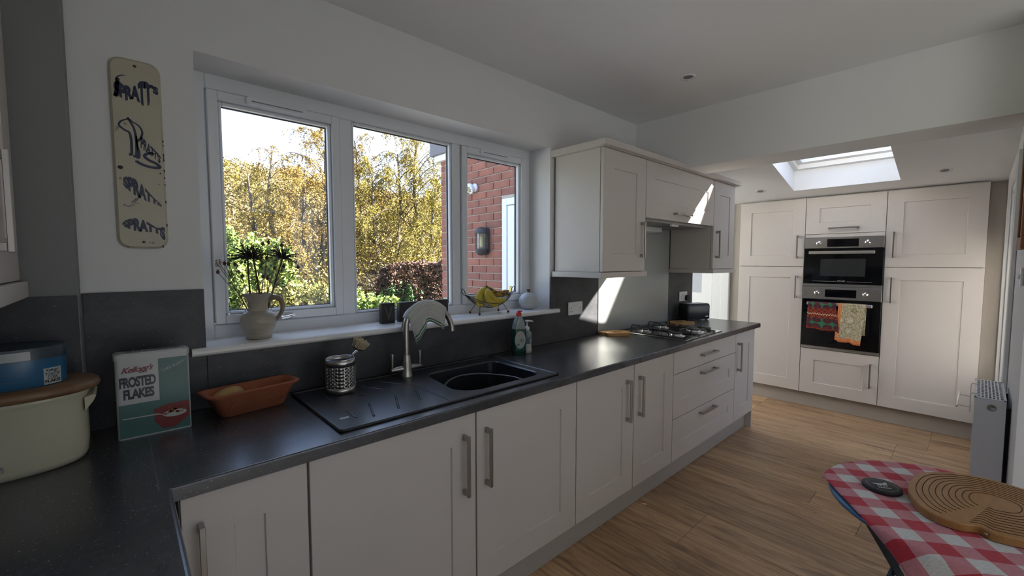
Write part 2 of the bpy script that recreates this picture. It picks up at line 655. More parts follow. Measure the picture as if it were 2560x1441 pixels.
# ------------------------------------------------------------------ walls and ceilings
WL, WR_, WT, WS = 0.311, 2.153, 2.18, 1.107
w = MB()
w.box(-0.76, WL, 0, 0.30, -0.1, 2.56)
w.box(WR_, 2.94, 0, 0.30, -0.1, 2.56)
w.box(2.94, 4.19, 0, 0.11, -0.1, 2.56)
w.box(WL, WR_, 0, 0.30, WT, 2.56)
w.box(WL, WR_, 0, 0.30, -0.1, WS)
struct('wall_window', w, m_white)
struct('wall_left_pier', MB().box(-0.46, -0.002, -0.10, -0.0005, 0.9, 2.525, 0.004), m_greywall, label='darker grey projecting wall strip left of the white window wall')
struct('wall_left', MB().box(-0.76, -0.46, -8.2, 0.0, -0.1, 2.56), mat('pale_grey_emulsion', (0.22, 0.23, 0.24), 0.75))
struct('wall_dining_right', MB().box(2.95, 3.25, -5.15, -2.18, -0.1, 2.56), mat('dimmed_render', (0.30, 0.295, 0.28), 0.8))  # unseen wall, darkened to cut the sun it reflects onto the tall units
struct('wall_back', MB().box(-0.76, 2.98, -8.5, -8.21, -0.1, 2.7), m_taupe)
struct('floor_lobby', MB().box(3.17, 5.08, 0.32, 2.29, -0.0055, 0.0015), mat('lobby_bounce_tile', (0.68, 0.66, 0.62), 0.6))  # pale layer over the planks, added to bounce sun out of the lobby
struct('ground_terrace', MB().box(-8, 12, -16, -8.21, -0.12, -0.05).box(3.26, 12, -8.21, -2.2, -0.12, -0.05), mat('bounce_paving', (0.16, 0.16, 0.155), 0.8))  # unseen paving added to bounce sunlight indoors
struct('floor_dining', MB().box(-0.459, 2.949, -8.19, -2.42, -0.0055, 0.0), mat('bounce_floor_tile', (0.19, 0.195, 0.20), 0.6))  # unseen tiled floor, put in and toned for the sun it bounces
struct('wall_right', MB().box(2.95, 3.96, -2.18, -2.03, -0.1, 2.56).box(5.10, 5.98, -2.18, -2.03, -0.1, 2.56).box(3.96, 5.10, -2.18, -2.03, 2.02, 2.56), m_white)
struct('wall_far', MB().box(5.68, 5.98, -2.03, 2.5, -0.1, 2.7).box(5.11, 5.68, -2.0295, -1.9195, -0.1, 2.06), m_taupe)
m_lobby = mat('bright_white_emulsion', (0.86, 0.86, 0.86), 0.75)
struct('wall_lobby_left', MB().box(2.93, 3.16, 0.30, 0.44, -0.3, 2.56).box(2.955, 3.16, 0.44, 1.36, 2.07, 2.56).box(2.955, 3.16, 1.36, 2.42, -0.3, 2.56), m_lobby)
struct('wall_lobby_back', MB().box(2.955, 5.98, 2.30, 2.42, -0.1, 2.7), m_lobby)
struct('wall_lobby_far', MB().box(5.09, 5.14, -0.115, -0.005, -0.05, 2.5).box(5.09, 5.14, 1.02, 2.30, -0.05, 2.5).box(5.09, 5.14, -0.005, 1.02, 2.08, 2.5), m_taupe)
struct('ceiling', MB().box(-0.76, 3.17, -5.4, 0.3, 2.525, 2.70), m_ceil)
struct('wall_beam', MB().box(3.1624, 3.47, -2.03, -0.0005, 2.122, 2.70, 0.002), m_ceil, label='white boxed beam between the two ceilings')

# sloping ceiling of the extension with the roof-light shaft
SL = 0.24
def zc(x):
    return 2.075 + SL * (5.06 - x)
SX0, SX1, SY0, SY1 = 3.977, 4.88, -1.415, -0.655
def slab(mb, x0, x1, y0, y1, th=0.28):
    vs = []
    for (x_, y_) in ((x0, y0), (x1, y0), (x1, y1), (x0, y1)):
        vs.append((x_, y_, zc(x_)))
    for (x_, y_) in ((x0, y0), (x1, y0), (x1, y1), (x0, y1)):
        vs.append((x_, y_, zc(x_) + th))
    mb.add(vs, [(0, 3, 2, 1), (4, 5, 6, 7), (0, 1, 5, 4), (1, 2, 6, 5), (2, 3, 7, 6), (3, 0, 4, 7)])
w = MB()
slab(w, 3.46, SX0, -2.16, 0.85)
slab(w, 3.16, 3.46, 0.25, 0.85)
slab(w, 3.16, SX0, 2.25, 2.42)
slab(w, 3.0, 3.16, 0.25, 2.42)
slab(w, SX1, 5.9, -2.16, 2.42)
slab(w, SX0, SX1, -2.16, SY0, 0.17)
slab(w, SX0, SX1, SY1, 0.85)
slab(w, SX0, SX1, 2.25, 2.42)
_v = []
for h in (0.1701, 0.28):
    for (x_, y_) in ((SX0, -2.16), (SX1, -2.16), (SX1, -1.80), (SX0, -1.80)):
        _v.append((x_, y_, zc(x_) + h))
w.add(_v, [(0, 3, 2, 1), (4, 5, 6, 7), (0, 1, 5, 4), (1, 2, 6, 5), (2, 3, 7, 6), (3, 0, 4, 7)])
struct('ceiling_sloping', w, m_ceil, label='white sloping ceiling of the far end with the roof light')
sk = MB()
z0, z1 = 0.20, 0.27
def skew(x0, x1, y0, y1, a, b):
    vs = []
    for h in (a, b):
        for (x_, y_) in ((x0, y0), (x1, y0), (x1, y1), (x0, y1)):
            vs.append((x_, y_, zc(x_) + h))
    return vs, [(0, 3, 2, 1), (4, 5, 6, 7), (0, 1, 5, 4), (1, 2, 6, 5), (2, 3, 7, 6), (3, 0, 4, 7)]
root = thing('window_2', 'white framed roof light in the sloping ceiling', 'roof window', ((SX0 + SX1) / 2, (SY0 + SY1) / 2, zc(4.4) + 0.12))
root['kind'] = 'structure'
del root['category']
for wd, a, b, nm in ((0.035, 0.185, 0.225, 'lining'), (0.075, 0.225, 0.275, 'frame')):
    q = MB()
    for bx in ((SX0, SX0 + wd, -1.80, SY1), (SX1 - wd, SX1, -1.80, SY1), (SX0 + wd, SX1 - wd, -1.80, -1.80 + wd), (SX0 + wd, SX1 - wd, SY1 - wd, SY1)):
        q.add(*skew(*bx, a, b))
    q.build(nm, m_gloss, root)
MB().add(*skew(SX0 + 0.07, SX1 - 0.07, -1.80 + 0.07, SY1 - 0.07, 0.252, 0.258)).build('pane', m_glass, root)

root = thing('added_window_4', 'added glazed roof letting sun into the lobby', 'roof window', (4.0, 1.25, 2.6))  # glazing added out of view so sunlit lobby walls brighten the far end
root['kind'] = 'structure'
del root['category']
q = MB()
for y_ in (0.86, 1.53, 2.2):
    q.add(*skew(3.16, SX1, y_, y_ + 0.05, 0.20, 0.27))
q.build('frame', m_gloss, root)
MB().add(*skew(3.16, SX1, 0.85, 2.25, 0.281, 0.286)).build('pane', m_glass, root)

# ------------------------------------------------------------------ doors
def door_things():
    # internal door seen past the end of the worktop
    d = thing('door_1', 'white internal door with a small glazed panel', 'door', (5.09, 0.5, 0))
    d['kind'] = 'structure'
    del d['category']
    q = MB()
    q.box(5.055, 5.10, -0.02, 0.065, 0, 2.10, 0.004)
    q.box(5.065, 5.11, 0.065, 0.165, 0, 2.06, 0.002)
    q.box(5.055, 5.10, 0.95, 1.04, 0, 2.10, 0.004)
    q.box(5.055, 5.10, 0.065, 0.95, 2.03, 2.10, 0.004)
    q.build('door_frame', m_gloss, d)
    q = MB()
    q.box(5.085, 5.125, 0.175, 0.29, 0.01, 2.03)
    q.box(5.085, 5.125, 0.82, 0.945, 0.01, 2.03)
    q.box(5.085, 5.125, 0.29, 0.82, 0.01, 1.08)
    q.box(5.085, 5.125, 0.29, 0.82, 1.90, 2.03)
    q.build('door_leaf', m_gloss, d)
    MB().box(5.10, 5.108, 0.285, 0.825, 1.075, 1.905).build('pane', mat('frosted_pane', (0.45, 0.48, 0.52), 0.3), d)
    # doorway in the right-hand wall, its glazing added to let daylight in
    d = thing('door_2', 'white door and frame with added daylight glazing at the far end of the right wall', 'door', (4.53, -2.03, 0))
    d['kind'] = 'structure'
    del d['category']
    q = MB()
    for a, b in ((3.90, 3.975), (5.085, 5.16)):
        q.box(a, b, -2.029, -2.008, 0, 2.085, 0.004)
    q.box(3.975, 5.085, -2.029, -2.008, 2.005, 2.085, 0.004)
    q.box(3.961, 4.0, -2.14, -2.03, 0, 2.0)
    q.box(5.06, 5.099, -2.14, -2.03, 0, 2.0)
    q.box(4.0, 5.06, -2.14, -2.03, 1.96, 2.0)
    q.build('door_frame', m_gloss, d)
    q = MB()
    for a, b, c, e in ((4.004, 4.09, 0.01, 1.955), (4.97, 5.056, 0.01, 1.955), (4.09, 4.97, 0.01, 0.55), (4.09, 4.97, 1.54, 1.955)):
        q.box(a, b, -2.12, -2.075, c, e, 0.003)
    q.build('door_leaf', m_pvc, d)
    MB().box(4.085, 4.975, -2.10, -2.096, 0.545, 1.545).build('pane', m_glass, d)
    # unseen glazed garden room, added behind the camera to light the kitchen
    d = thing('added_window_3', 'added glazed garden room lighting the kitchen from behind the viewer', 'window', (1.0, -6.7, 0))
    d['kind'] = 'structure'
    del d['category']
    q = MB()
    for k in range(5):
        a = -0.46 + k * 0.8525
        q.box(a - 0.03, a + 0.03, -8.2, -5.41, 2.56, 2.64)
        q.box(a - 0.03, a + 0.03, -8.2, -8.14, 0, 2.56)
    for k in range(4):
        y_ = -8.17 + k * 0.99
        q.box(2.92, 2.98, y_ - 0.03, y_ + 0.03, 0, 2.56)
    for z_ in (0.0, 2.5):
        q.box(-0.46, 2.95, -8.2, -8.14, z_, z_ + 0.06)
        q.box(2.92, 2.98, -8.2, -5.16, z_, z_ + 0.06)
    q.build('frame', m_pvc, d)
    MB().box(-0.46, 2.95, -8.17, -8.166, 0.06, 2.5).build('pane', m_glass, d)
    MB().box(2.948, 2.952, -8.17, -5.16, 0.06, 2.5).build('pane', m_glass, d)
    MB().box(-0.46, 2.95, -8.17, -5.41, 2.60, 2.604).build('pane', m_glass, d)
door_things()

# ------------------------------------------------------------------ the kitchen window
def window():
    root = thing('window_1', 'three-light white window above the sink', 'window', (1.23, 0.2, 1.135))
    root['kind'] = 'structure'
    del root['category']
    Y = 0.19
    q = MB()
    q.box(WL - 0.02, 0.365, Y, Y + 0.07, 1.11, WT + 0.01, 0.004)
    q.box(2.104, WR_ + 0.02, Y, Y + 0.07, 1.11, WT + 0.01, 0.004)
    q.box(0.365, 2.104, Y, Y + 0.07, 2.122, WT + 0.01, 0.004)
    q.box(0.365, 2.104, Y, Y + 0.07, 1.11, 1.187, 0.004)
    q.build('frame', m_pvc, root)
    for a, b in ((0.884, 0.946), (1.528, 1.585)):
        MB().box(a, b, Y, Y + 0.07, 1.187, 2.122, 0.004).build('mullion', m_pvc, root)
    def ring(q, x0, x1, z0, z1, wd, y0, y1, b=0.003):
        q.box(x0, x0 + wd, y0, y1, z0, z1, b)
        q.box(x1 - wd, x1, y0, y1, z0, z1, b)
        q.box(x0 + wd, x1 - wd, y0, y1, z1 - wd, z1, b)
        q.box(x0 + wd, x1 - wd, y0, y1, z0, z0 + wd, b)
    for x0, x1 in ((0.367, 0.881), (1.588, 2.101)):
        q = MB()
        ring(q, x0, x1, 1.190, 2.119, 0.036, Y - 0.016, Y + 0.05, 0.003)
        s = q.build('sash', m_pvc, root)
        q = MB()
        ring(q, x0 + 0.036, x1 - 0.036, 1.226, 2.083, 0.014, Y - 0.004, Y + 0.03, 0.006)
        q.build('bead', m_pvc, s)
        q = MB()
        ring(q, x0 + 0.049, x1 - 0.049, 1.239, 2.070, 0.004, Y + 0.024, Y + 0.034, 0)
        q.build('gasket', m_rubber, s)
    q = MB()
    ring(q, 0.946, 1.528, 1.187, 2.122, 0.012, Y + 0.006, Y + 0.04, 0.005)
    q.build('bead', m_pvc, root)
    q = MB()
    ring(q, 0.957, 1.517, 1.198, 2.111, 0.004, Y + 0.030, Y + 0.042, 0)
    q.build('gasket', m_rubber, root)
    for x0, x1, z0, z1 in ((0.415, 0.833, 1.238, 2.071), (0.957, 1.517, 1.198, 2.111), (1.636, 2.053, 1.238, 2.071)):
        MB().box(x0, x1, Y + 0.034, Y + 0.038, z0, z1).build('pane', m_glass, root)
    for x0, x1 in ((0.50, 0.735), (1.715, 1.945)):
        q = MB()
        q.prism(rrect(x0, x1, 2.088, 2.116, 0.012), Y - 0.034, Y - 0.014, lambda a, b, h: (a, h, b))
        v = q.build('trickle_vent', m_pvc, root, fix=True)
        MB().box(x0 + 0.02, x1 - 0.02, Y - 0.0355, Y - 0.0335, 2.098, 2.102).build('slot', mat('vent_shadow', (0.25, 0.26, 0.28), 0.5), v)
    q = MB()
    q.box(0.60, 0.655, Y - 0.026, Y - 0.014, 1.192, 1.212, 0.004)
    q.tube([(0.612, Y - 0.028, 1.202), (0.612, Y - 0.048, 1.202)], 0.008, 10)
    q.tube(spline([(0.600, Y - 0.048, 1.199), (0.625, Y - 0.052, 1.203), (0.652, Y - 0.052, 1.210)]), [0.008] * 9 + [0.006] * 4, 10)
    q.build('handle', m_chrome, root)
window()

sill = thing('trim_1', 'white bullnosed window sill board', 'sill', (1.24, 0.08, 1.107))
sill['kind'] = 'structure'
del sill['category']
prof = [(-0.0005, 1.107), (-0.030, 1.107), (-0.036, 1.111), (-0.039, 1.117), (-0.039, 1.125), (-0.036, 1.131), (-0.030, 1.135), (-0.0005, 1.135)]
q = MB()
q.prism([(a, b) for a, b in prof], 0.266, 2.215, lambda a, b, h: (h, a, b))
q.box(WL + 0.0005, WR_ - 0.0005, -0.0005, 0.1895, 1.1075, 1.135)
q.build('board', m_gloss, sill, fix=False)

# ------------------------------------------------------------------ splashbacks
def splash(name, boxes, m, label):
    q = MB()
    for b in boxes:
        q.box(*b, 0.0006)
    o = q.build(name, m)
    tag(o, label, 'splashback')
    return o
splash('splashback_panel', [(0.001, 0.3105, -0.012, -0.0005, 0.911, 1.345), (0.3115, 2.2155, -0.012, -0.0005, 0.911, 1.1065), (2.1535, 2.2155, -0.012, -0.0005, 1.1355, 1.345), (2.2156, 2.66, -0.012, -0.0005, 0.911, 1.345)],
       m_splash, 'dark slate splashback panel running below the window sill')
splash('splashback_panel', [(3.706, 4.186, -0.012, -0.0005, 0.911, 1.345)], m_splash, 'dark slate splashback panel behind the toaster')
splash('splashback_panel', [(-0.459, -0.004, -0.112, -0.1005, 0.911, 1.345)], m_splash, 'dark slate splashback panel behind the bread bin')
m_gsp = mat('grey_glass_splash', (0.50, 0.52, 0.50), 0.22, metal=0.35, spec=0.6, var=0.05, vscale=2)
o = MB().box(2.664, 3.702, -0.017, -0.0005, 0.911, 1.735, 0.001).build('glass_splashback', m_gsp)
tag(o, 'shiny pale grey glass splashback behind the gas hob', 'splashback')

# ------------------------------------------------------------------ ceiling downlights
def downlight(x, y, z, tilt, label):
    r = thing('downlight', label, 'downlight', (x, y, z), 0, 'recessed ceiling downlights')
    T = Matrix.Translation((x, y, z)) @ Matrix.Rotation(tilt, 4, 'Y')
    q = MB()
    q.T = T
    q.lathe([(0.026, 0.0), (0.030, -0.004), (0.041, -0.005), (0.044, -0.001), (0.044, 0.0)], n=32, caps=False)
    q.build('bezel', m_gloss, r)
    q = MB()
    q.T = T
    q.lathe([(0.0, -0.0005), (0.018, -0.0012), (0.027, -0.0022)], n=24, caps=False)
    q.build('lamp', mat('downlight_lamp', (0.16, 0.16, 0.17), 0.25), r)
downlight(2.596, -0.683, 2.525, 0, 'downlight in the main flat ceiling')
ta = math.atan(SL)
downlight(4.80, -0.39, zc(4.80), ta, 'downlight in the sloping ceiling left of the roof light')
downlight(4.78, -1.675, zc(4.78), ta, 'downlight in the sloping ceiling right of the roof light')
# ------------------------------------------------------------------ kitchen units
def shaker(q, x0, x1, z0, z1, y, st=0.108, rail=None, th=0.02, rec=0.007, fn=None, plain=False):
    """five-piece door front in the plane y (room side), thickness th behind it; fn maps (a, depth, z) to world"""
    rail = st if rail is None else rail
    fn = fn or (lambda a, d, z: (a, y + d, z))
    b = 0.0015
    vs, fs = [], []
    def loop(a0, a1, c0, c1, d):
        k = len(vs)
        vs.extend([fn(a0, d, c0), fn(a1, d, c0), fn(a1, d, c1), fn(a0, d, c1)])
        return k
    L = [loop(x0, x1, z0, z1, th), loop(x0, x1, z0, z1, b), loop(x0 + b, x1 - b, z0 + b, z1 - b, 0)]
    if not plain:
        L += [loop(x0 + st, x1 - st, z0 + rail, z1 - rail, 0), loop(x0 + st + 0.003, x1 - st - 0.003, z0 + rail + 0.003, z1 - rail - 0.003, rec)]
    for a, c in zip(L[:-1], L[1:]):
        for i in range(4):
            fs.append((a + i, a + (i + 1) % 4, c + (i + 1) % 4, c + i))
    fs.append([L[0] + i for i in (3, 2, 1, 0)])
    fs.append([L[-1] + i for i in range(4)])
    q.add(vs, fs)
    return q

def bar_handle(q, p0, p1, out, w=0.013, so=0.032):
    """square D handle from p0 to p1 standing off along the unit vector out"""
    p0, p1, out = Vector(p0), Vector(p1), Vector(out)
    ax = (p1 - p0).normalized()
    side = ax.cross(out)
    def bx(c, la, lo, ls):
        M = Matrix((ax, out, side)).transposed().to_4x4()
        M.translation = c
        old = q.T
        q.T = M
        q.box(-la, la, -lo, lo, -ls, ls, 0.0012)
        q.T = old
    L = (p1 - p0).length
    bx((p0 + p1) / 2 + out * so, L / 2, 0.0055, w / 2)
    for c in (p0 + ax * 0.012, p1 - ax * 0.012):
        bx(c + out * (so / 2 - 0.003), 0.010, so / 2 - 0.003, w / 2)
    return q

YD = -0.6075
def base_unit(x0, x1, fronts, label, handles, shelf=True):
    r = thing('base_cabinet', label, 'cabinet', ((x0 + x1) / 2, -0.3, 0.15), 0, 'base cabinets in the run below the window')
    q = MB()
    q.box(x0 + 0.0005, x0 + 0.018, YD + 0.022, -0.02, 0.15, 0.868)
    q.box(x1 - 0.018, x1 - 0.0005, YD + 0.022, -0.02, 0.15, 0.868)
    q.box(x0 + 0.018, x1 - 0.018, YD + 0.022, -0.02, 0.15, 0.168)
    q.box(x0 + 0.018, x1 - 0.018, -0.028, -0.02, 0.168, 0.868)
    q.build('carcass', m_paint, r)
    for (z0, z1, nm, plain), hs in zip(fronts, handles):
        f = shaker(MB(), x0 + 0.0024, x1 - 0.0024, z0, z1, YD, plain=plain).build(nm, m_paint, r)
        for h in hs:
            bar_handle(MB(), h[0], h[1], (0, -1, 0)).build('handle', m_nickel, f)
    return r
Z0, Z1 = 0.152, 0.869
def vh(x, z0=0.563, z1=0.797):
    return [((x, YD, z0), (x, YD, z1))]
base_unit(0.172, 0.466, [(Z0, Z1, 'door', False)], 'narrow corner base cabinet in the angle of the worktop', [vh(0.212)])
base_unit(0.468, 1.076, [(Z0, Z1, 'door', False)], 'wide base cabinet under the sink drainer, handle on the right', [vh(1.018)])
base_unit(1.078, 1.686, [(Z0, Z1, 'door', False)], 'wide base cabinet under the sink bowl, handle on the left', [vh(1.126)])
base_unit(1.688, 2.195, [(Z0, Z1, 'door', False)], 'base cabinet with handle on the right, beside the narrower cabinet left of the drawers', [vh(2.118)])
base_unit(2.197, 2.654, [(Z0, Z1, 'door', False)], 'base cabinet directly left of the drawer unit, handle on the left', [vh(2.246)])
hh = lambda z: [((3.035, YD, z), (3.275, YD, z))]
base_unit(2.656, 3.672, [(0.724, Z1, 'drawer', True), (0.432, 0.720, 'drawer', False), (Z0, 0.428, 'drawer', False)],
          'three-drawer base cabinet under the gas hob', [hh(0.797), hh(0.672), hh(0.387)])
base_unit(3.674, 4.088, [(Z0, Z1, 'door', False)], 'narrow base cabinet at the far end of the worktop', [vh(3.722)])
o = MB().box(4.0885, 4.108, YD + 0.004, -0.001, 0.0, 0.869, 0.001).build('end_panel', m_paint)
o.data.materials.clear(); o.data.materials.append(m_paint)
tag(o, 'painted end panel closing the far end of the base cabinets', 'panel')
o = MB().box(0.17, 4.088, YD + 0.055, YD + 0.071, 0.001, 0.1485, 0.001).build('plinth', m_plinth)
tag(o, 'long plinth board under the window-side base cabinets', 'plinth')
# left-hand run under the near worktop
r = thing('base_cabinet', 'base cabinets under the near left-hand worktop', 'cabinet', (-0.15, -1.9, 0.15))
MB().box(-0.458, 0.118, -3.2, -0.632, 0.15, 0.868).build('carcass', m_paint, r)
for k in range(4):
    shaker(MB(), -3.2 + k * 0.64 + 0.002, -3.2 + (k + 1) * 0.64 - 0.002, Z0, Z1, 0, fn=lambda a, d, z: (0.139 - d, a, z)).build('door', m_paint, r)
MB().box(0.069, 0.085, -3.2, -0.56, 0.001, 0.1485).build('plinth', m_plinth, r)

# ------------------------------------------------------------------ worktops
SKX0, SKX1, SKY0, SKY1 = 0.60, 1.585, -0.555, -0.07      # cut-out under the sink
HBX0, HBX1, HBY0, HBY1 = 2.93, 3.41, -0.53, -0.13
YW = -0.623
def worktop_main():
    r = thing('worktop', 'dark slate worktop under the window with sink and hob', 'worktop', (2.2, -0.3, 0.871))
    q = MB()
    a, b = 0.871, 0.91
    q.box(0.1365, SKX0, YW + 0.03, -0.0005, a, b)
    q.box(0.1365, 0.161, YW, YW + 0.03, a, b)
    q.box(SKX0, SKX1, YW + 0.03, SKY0, a, b)
    q.box(SKX0, SKX1, SKY1, -0.0005, a, b)
    q.box(SKX1, HBX0, YW + 0.03, -0.0005, a, b)
    q.box(HBX0, HBX1, YW + 0.03, HBY0, a, b)
    q.box(HBX0, HBX1, HBY1, -0.0005, a, b)
    q.box(HBX1, 4.155, YW + 0.03, -0.0005, a, b)
    q.build('top', m_slate, r)
    # rounded front and end edges
    e = [(0, a), (-0.026, a), (-0.030, a + 0.003), (-0.030, b - 0.006), (-0.0288, b - 0.0025), (-0.0262, b - 0.0005), (-0.024, b), (0, b)]
    q = MB()
    q.prism(e, 0.161, 4.185, lambda s, z, h: (h, YW + 0.03 + s, z), smooth=False)
    q.prism(e, YW + 0.03, -0.0005, lambda s, z, h: (4.155 - s, h, z), smooth=False)
    q.build('edging', m_slate, r, fix=True)
worktop_main()
def worktop_left():
    r = thing('worktop', 'dark slate worktop in the near left foreground', 'worktop', (-0.15, -1.5, 0.871))
    a, b = 0.871, 0.91
    q = MB()
    q.box(-0.459, 0.1355, YW, -0.1125, a, b)
    q.box(0.0, 0.1355, -0.1125, -0.0125, a, b)
    q.box(-0.459, 0.130, -3.22, YW, a, b)
    q.build('top', m_slate_y, r)
    e = [(0, a), (0.026, a), (0.030, a + 0.004), (0.030, b - 0.008), (0.028, b - 0.003), (0.0245, b - 0.0006), (0.021, b), (0, b)]
    q = MB()
    q.prism(e, -3.22, YW, lambda s, z, h: (0.130 + s, h, z))
    q.build('edging', m_slate_y, r, fix=True)
    MB().box(0.1355, 0.1365, YW + 0.004, -0.014, 0.9, 0.9102).build('joint', mat('joint_strip', (0.12, 0.12, 0.125), 0.4), r)
worktop_left()

# ------------------------------------------------------------------ wall units
YU = -0.39
def wall_unit(x0, x1, z0, z1, label, doorz, handle, left_side=False):
    r = thing('wall_cabinet', label, 'cabinet', ((x0 + x1) / 2, -0.19, z0), 0, 'wall cabinets over the hob')
    MB().box(x0 + 0.0006, x1 - 0.0006, YU + 0.024, -0.0175, z0, z1, 0.001).build('carcass', m_paint, r)
    f = shaker(MB(), x0 + 0.0024, x1 - 0.0024, doorz[0], doorz[1], YU).build('door', m_paint, r)
    bar_handle(MB(), handle[0], handle[1], (0, -1, 0)).build('handle', m_nickel, f)
    return r
wall_unit(2.184, 2.657, 1.380, 2.110, 'tall wall cabinet beside the window, handle on the right', (1.383, 2.108), ((2.601, YU, 1.47), (2.601, YU, 1.70)))
wall_unit(2.659, 3.719, 1.742, 2.110, 'wide flap-door wall cabinet above the cooker hood', (1.735, 2.108), ((3.03, YU, 1.785), (3.27, YU, 1.785)))
wall_unit(3.721, 4.160, 1.380, 2.110, 'tall wall cabinet at the far end above the toaster', (1.383, 2.108), ((3.775, YU, 1.47), (3.775, YU, 1.70)))
o = MB().box(2.155, 4.205, -0.425, -0.0005, 2.114, 2.150, 0.002)
o.box(2.162, 4.190, -0.400, -0.0005, 2.1105, 2.1145)
o = o.build('cornice', m_paint)
tag(o, 'flat cornice board along the top of the wall cabinets', 'cornice')
for x0, x1, lb in ((2.158, 2.668, 'light rail under the wall cabinet beside the window'), (3.706, 4.186, 'light rail under the far wall cabinet')):
    o = MB().box(x0, x1, -0.402, -0.0180, 1.346, 1.3795, 0.0015).build('light_rail', m_paint)
    tag(o, lb, 'rail')

def hood():
    r = thing('cooker_hood', 'slim steel cooker hood under the flap-door cabinet', 'cooker hood', (3.19, -0.2, 1.70))
    q = MB()
    q.box(2.70, 3.68, -0.345, -0.03, 1.718, 1.7415, 0.002)
    q.build('body', mat('hood_silver', (0.42, 0.42, 0.41), 0.35, 0.8), r)
    q = MB()
    for k in range(2):
        q.box(2.74 + k * 0.46, 3.17 + k * 0.46, -0.33, -0.05, 1.714, 1.7178, 0.001)
    q.build('filter', mat('hood_filter', (0.25, 0.25, 0.25), 0.4, 0.9), r)
    q = MB()
    for k in range(5):
        q.box(3.10 + k * 0.022, 3.115 + k * 0.022, -0.3455, -0.330, 1.702, 1.7182, 0.001)
    q.build('button', m_gloss, r)
    q = MB()
    q.box(3.05, 3.30, -0.16, -0.03, 1.675, 1.7135, 0.002)
    q.build('lamp_cover', mat('hood_lamp_cover', (0.62, 0.62, 0.60), 0.4), r)
hood()

# wall unit on the left wall, seen at the edge of the frame
r = thing('wall_cabinet', 'wall cabinet at the far left edge beside the grey wall strip', 'cabinet', (-0.28, -0.4, 1.38))
MB().box(-0.459, -0.135, -0.72, -0.113, 1.39, 2.12, 0.001).build('carcass', m_paint, r)
f = shaker(MB(), -0.718, -0.116, 1.393, 2.118, 0, fn=lambda a, d, z: (-0.112 - d, a, z)).build('door', m_paint, r)
bar_handle(MB(), (-0.112, -0.435, 1.465), (-0.112, -0.435, 1.69), (1, 0, 0), so=0.028).build('handle', m_nickel, f)
o = MB().box(-0.459, -0.098, -0.73, -0.1125, 1.346, 1.3895, 0.0015).build('light_rail', m_paint)
tag(o, 'light rail under the wall cabinet at the far left edge', 'rail')

# ------------------------------------------------------------------ tall units at the far end
XT = 5.056
YL, YA, YB, YR = -0.1204, -0.7199, -1.3199, -1.9188
def tfn(a, d, z):
    return (XT + d, -a, z)      # a = -y
def tall_front(r, ya, yb, z0, z1, nm, handle=None, plain=False):
    f = shaker(MB(), -ya + 0.0022, -yb - 0.0022, z0, z1, 0, fn=tfn, plain=plain)
    f = f.build(nm, m_paint, r, fix=True)
    if handle:
        bar_handle(MB(), handle[0], handle[1], (-1, 0, 0)).build('handle', m_nickel, f)
def carc(r, ya, yb, z0=0.15, z1=2.062):
    q = MB()
    q.box(XT + 0.022, 5.62, ya - 0.0006, ya - 0.018, z0, z1)
    q.box(XT + 0.022, 5.62, yb + 0.018, yb + 0.0006, z0, z1)
    q.box(5.61, 5.62, ya - 0.018, yb + 0.018, z0, z1)
    q.box(XT + 0.022, 5.61, ya - 0.018, yb + 0.018, z0, z0 + 0.018)
    q.box(XT + 0.022, 5.61, ya - 0.018, yb + 0.018, z1 - 0.018, z1)
    return q
r = thing('tall_cabinet', 'tall two-door larder cabinet left of the ovens', 'cabinet', (5.3, (YL + YA) / 2, 0.15), 0, 'tall cabinets on the far wall')
carc(r, YL, YA).build('carcass', m_paint, r)
tall_front(r, YL, YA, 1.3955, 2.058, 'door', ((XT, -0.663, 1.475), (XT, -0.663, 1.700)))
tall_front(r, YL, YA, 0.152, 1.3915, 'door', ((XT, -0.663, 1.080), (XT, -0.663, 1.305)))
r = thing('tall_cabinet', 'tall two-door larder cabinet right of the ovens', 'cabinet', (5.3, (YB + YR) / 2, 0.15), 0, 'tall cabinets on the far wall')
carc(r, YB, YR).build('carcass', m_paint, r)
tall_front(r, YB, YR, 1.3955, 2.058, 'door', ((XT, -1.376, 1.475), (XT, -1.376, 1.700)))
tall_front(r, YB, YR, 0.152, 1.3915, 'door', ((XT, -1.376, 1.080), (XT, -1.376, 1.305)))
r = thing('oven_housing', 'tall oven housing cabinet with flap door above and cupboard below', 'cabinet', (5.3, (YA + YB) / 2, 0.15), 0, 'tall cabinets on the far wall')
q = carc(r, YA, YB)
q.box(XT + 0.022, 5.61, YA - 0.018, YB + 0.018, 0.582, 0.598)
q.box(XT + 0.004, XT + 0.022, YA - 0.004, YB + 0.004, 1.672, 1.703)
q.build('carcass', m_paint, r)
tall_front(r, YA, YB, 1.706, 2.058, 'flap_door', ((XT, -0.908, 1.756), (XT, -1.136, 1.756)))
tall_front(r, YA, YB, 0.152, 0.594, 'door', ((XT, -1.264, 0.297), (XT, -1.264, 0.521)))
o = MB().box(XT + 0.055, XT + 0.073, YR, YL, 0.001, 0.1485, 0.001).build('plinth', m_plinth)
tag(o, 'plinth board under the tall far-wall cabinets', 'plinth')
o = MB().box(XT + 0.03, XT + 0.05, YR, YL, 2.0625, 2.0725).build('filler_strip', m_plinth)
tag(o, 'filler strip between the tall cabinets and the sloping ceiling', 'trim')

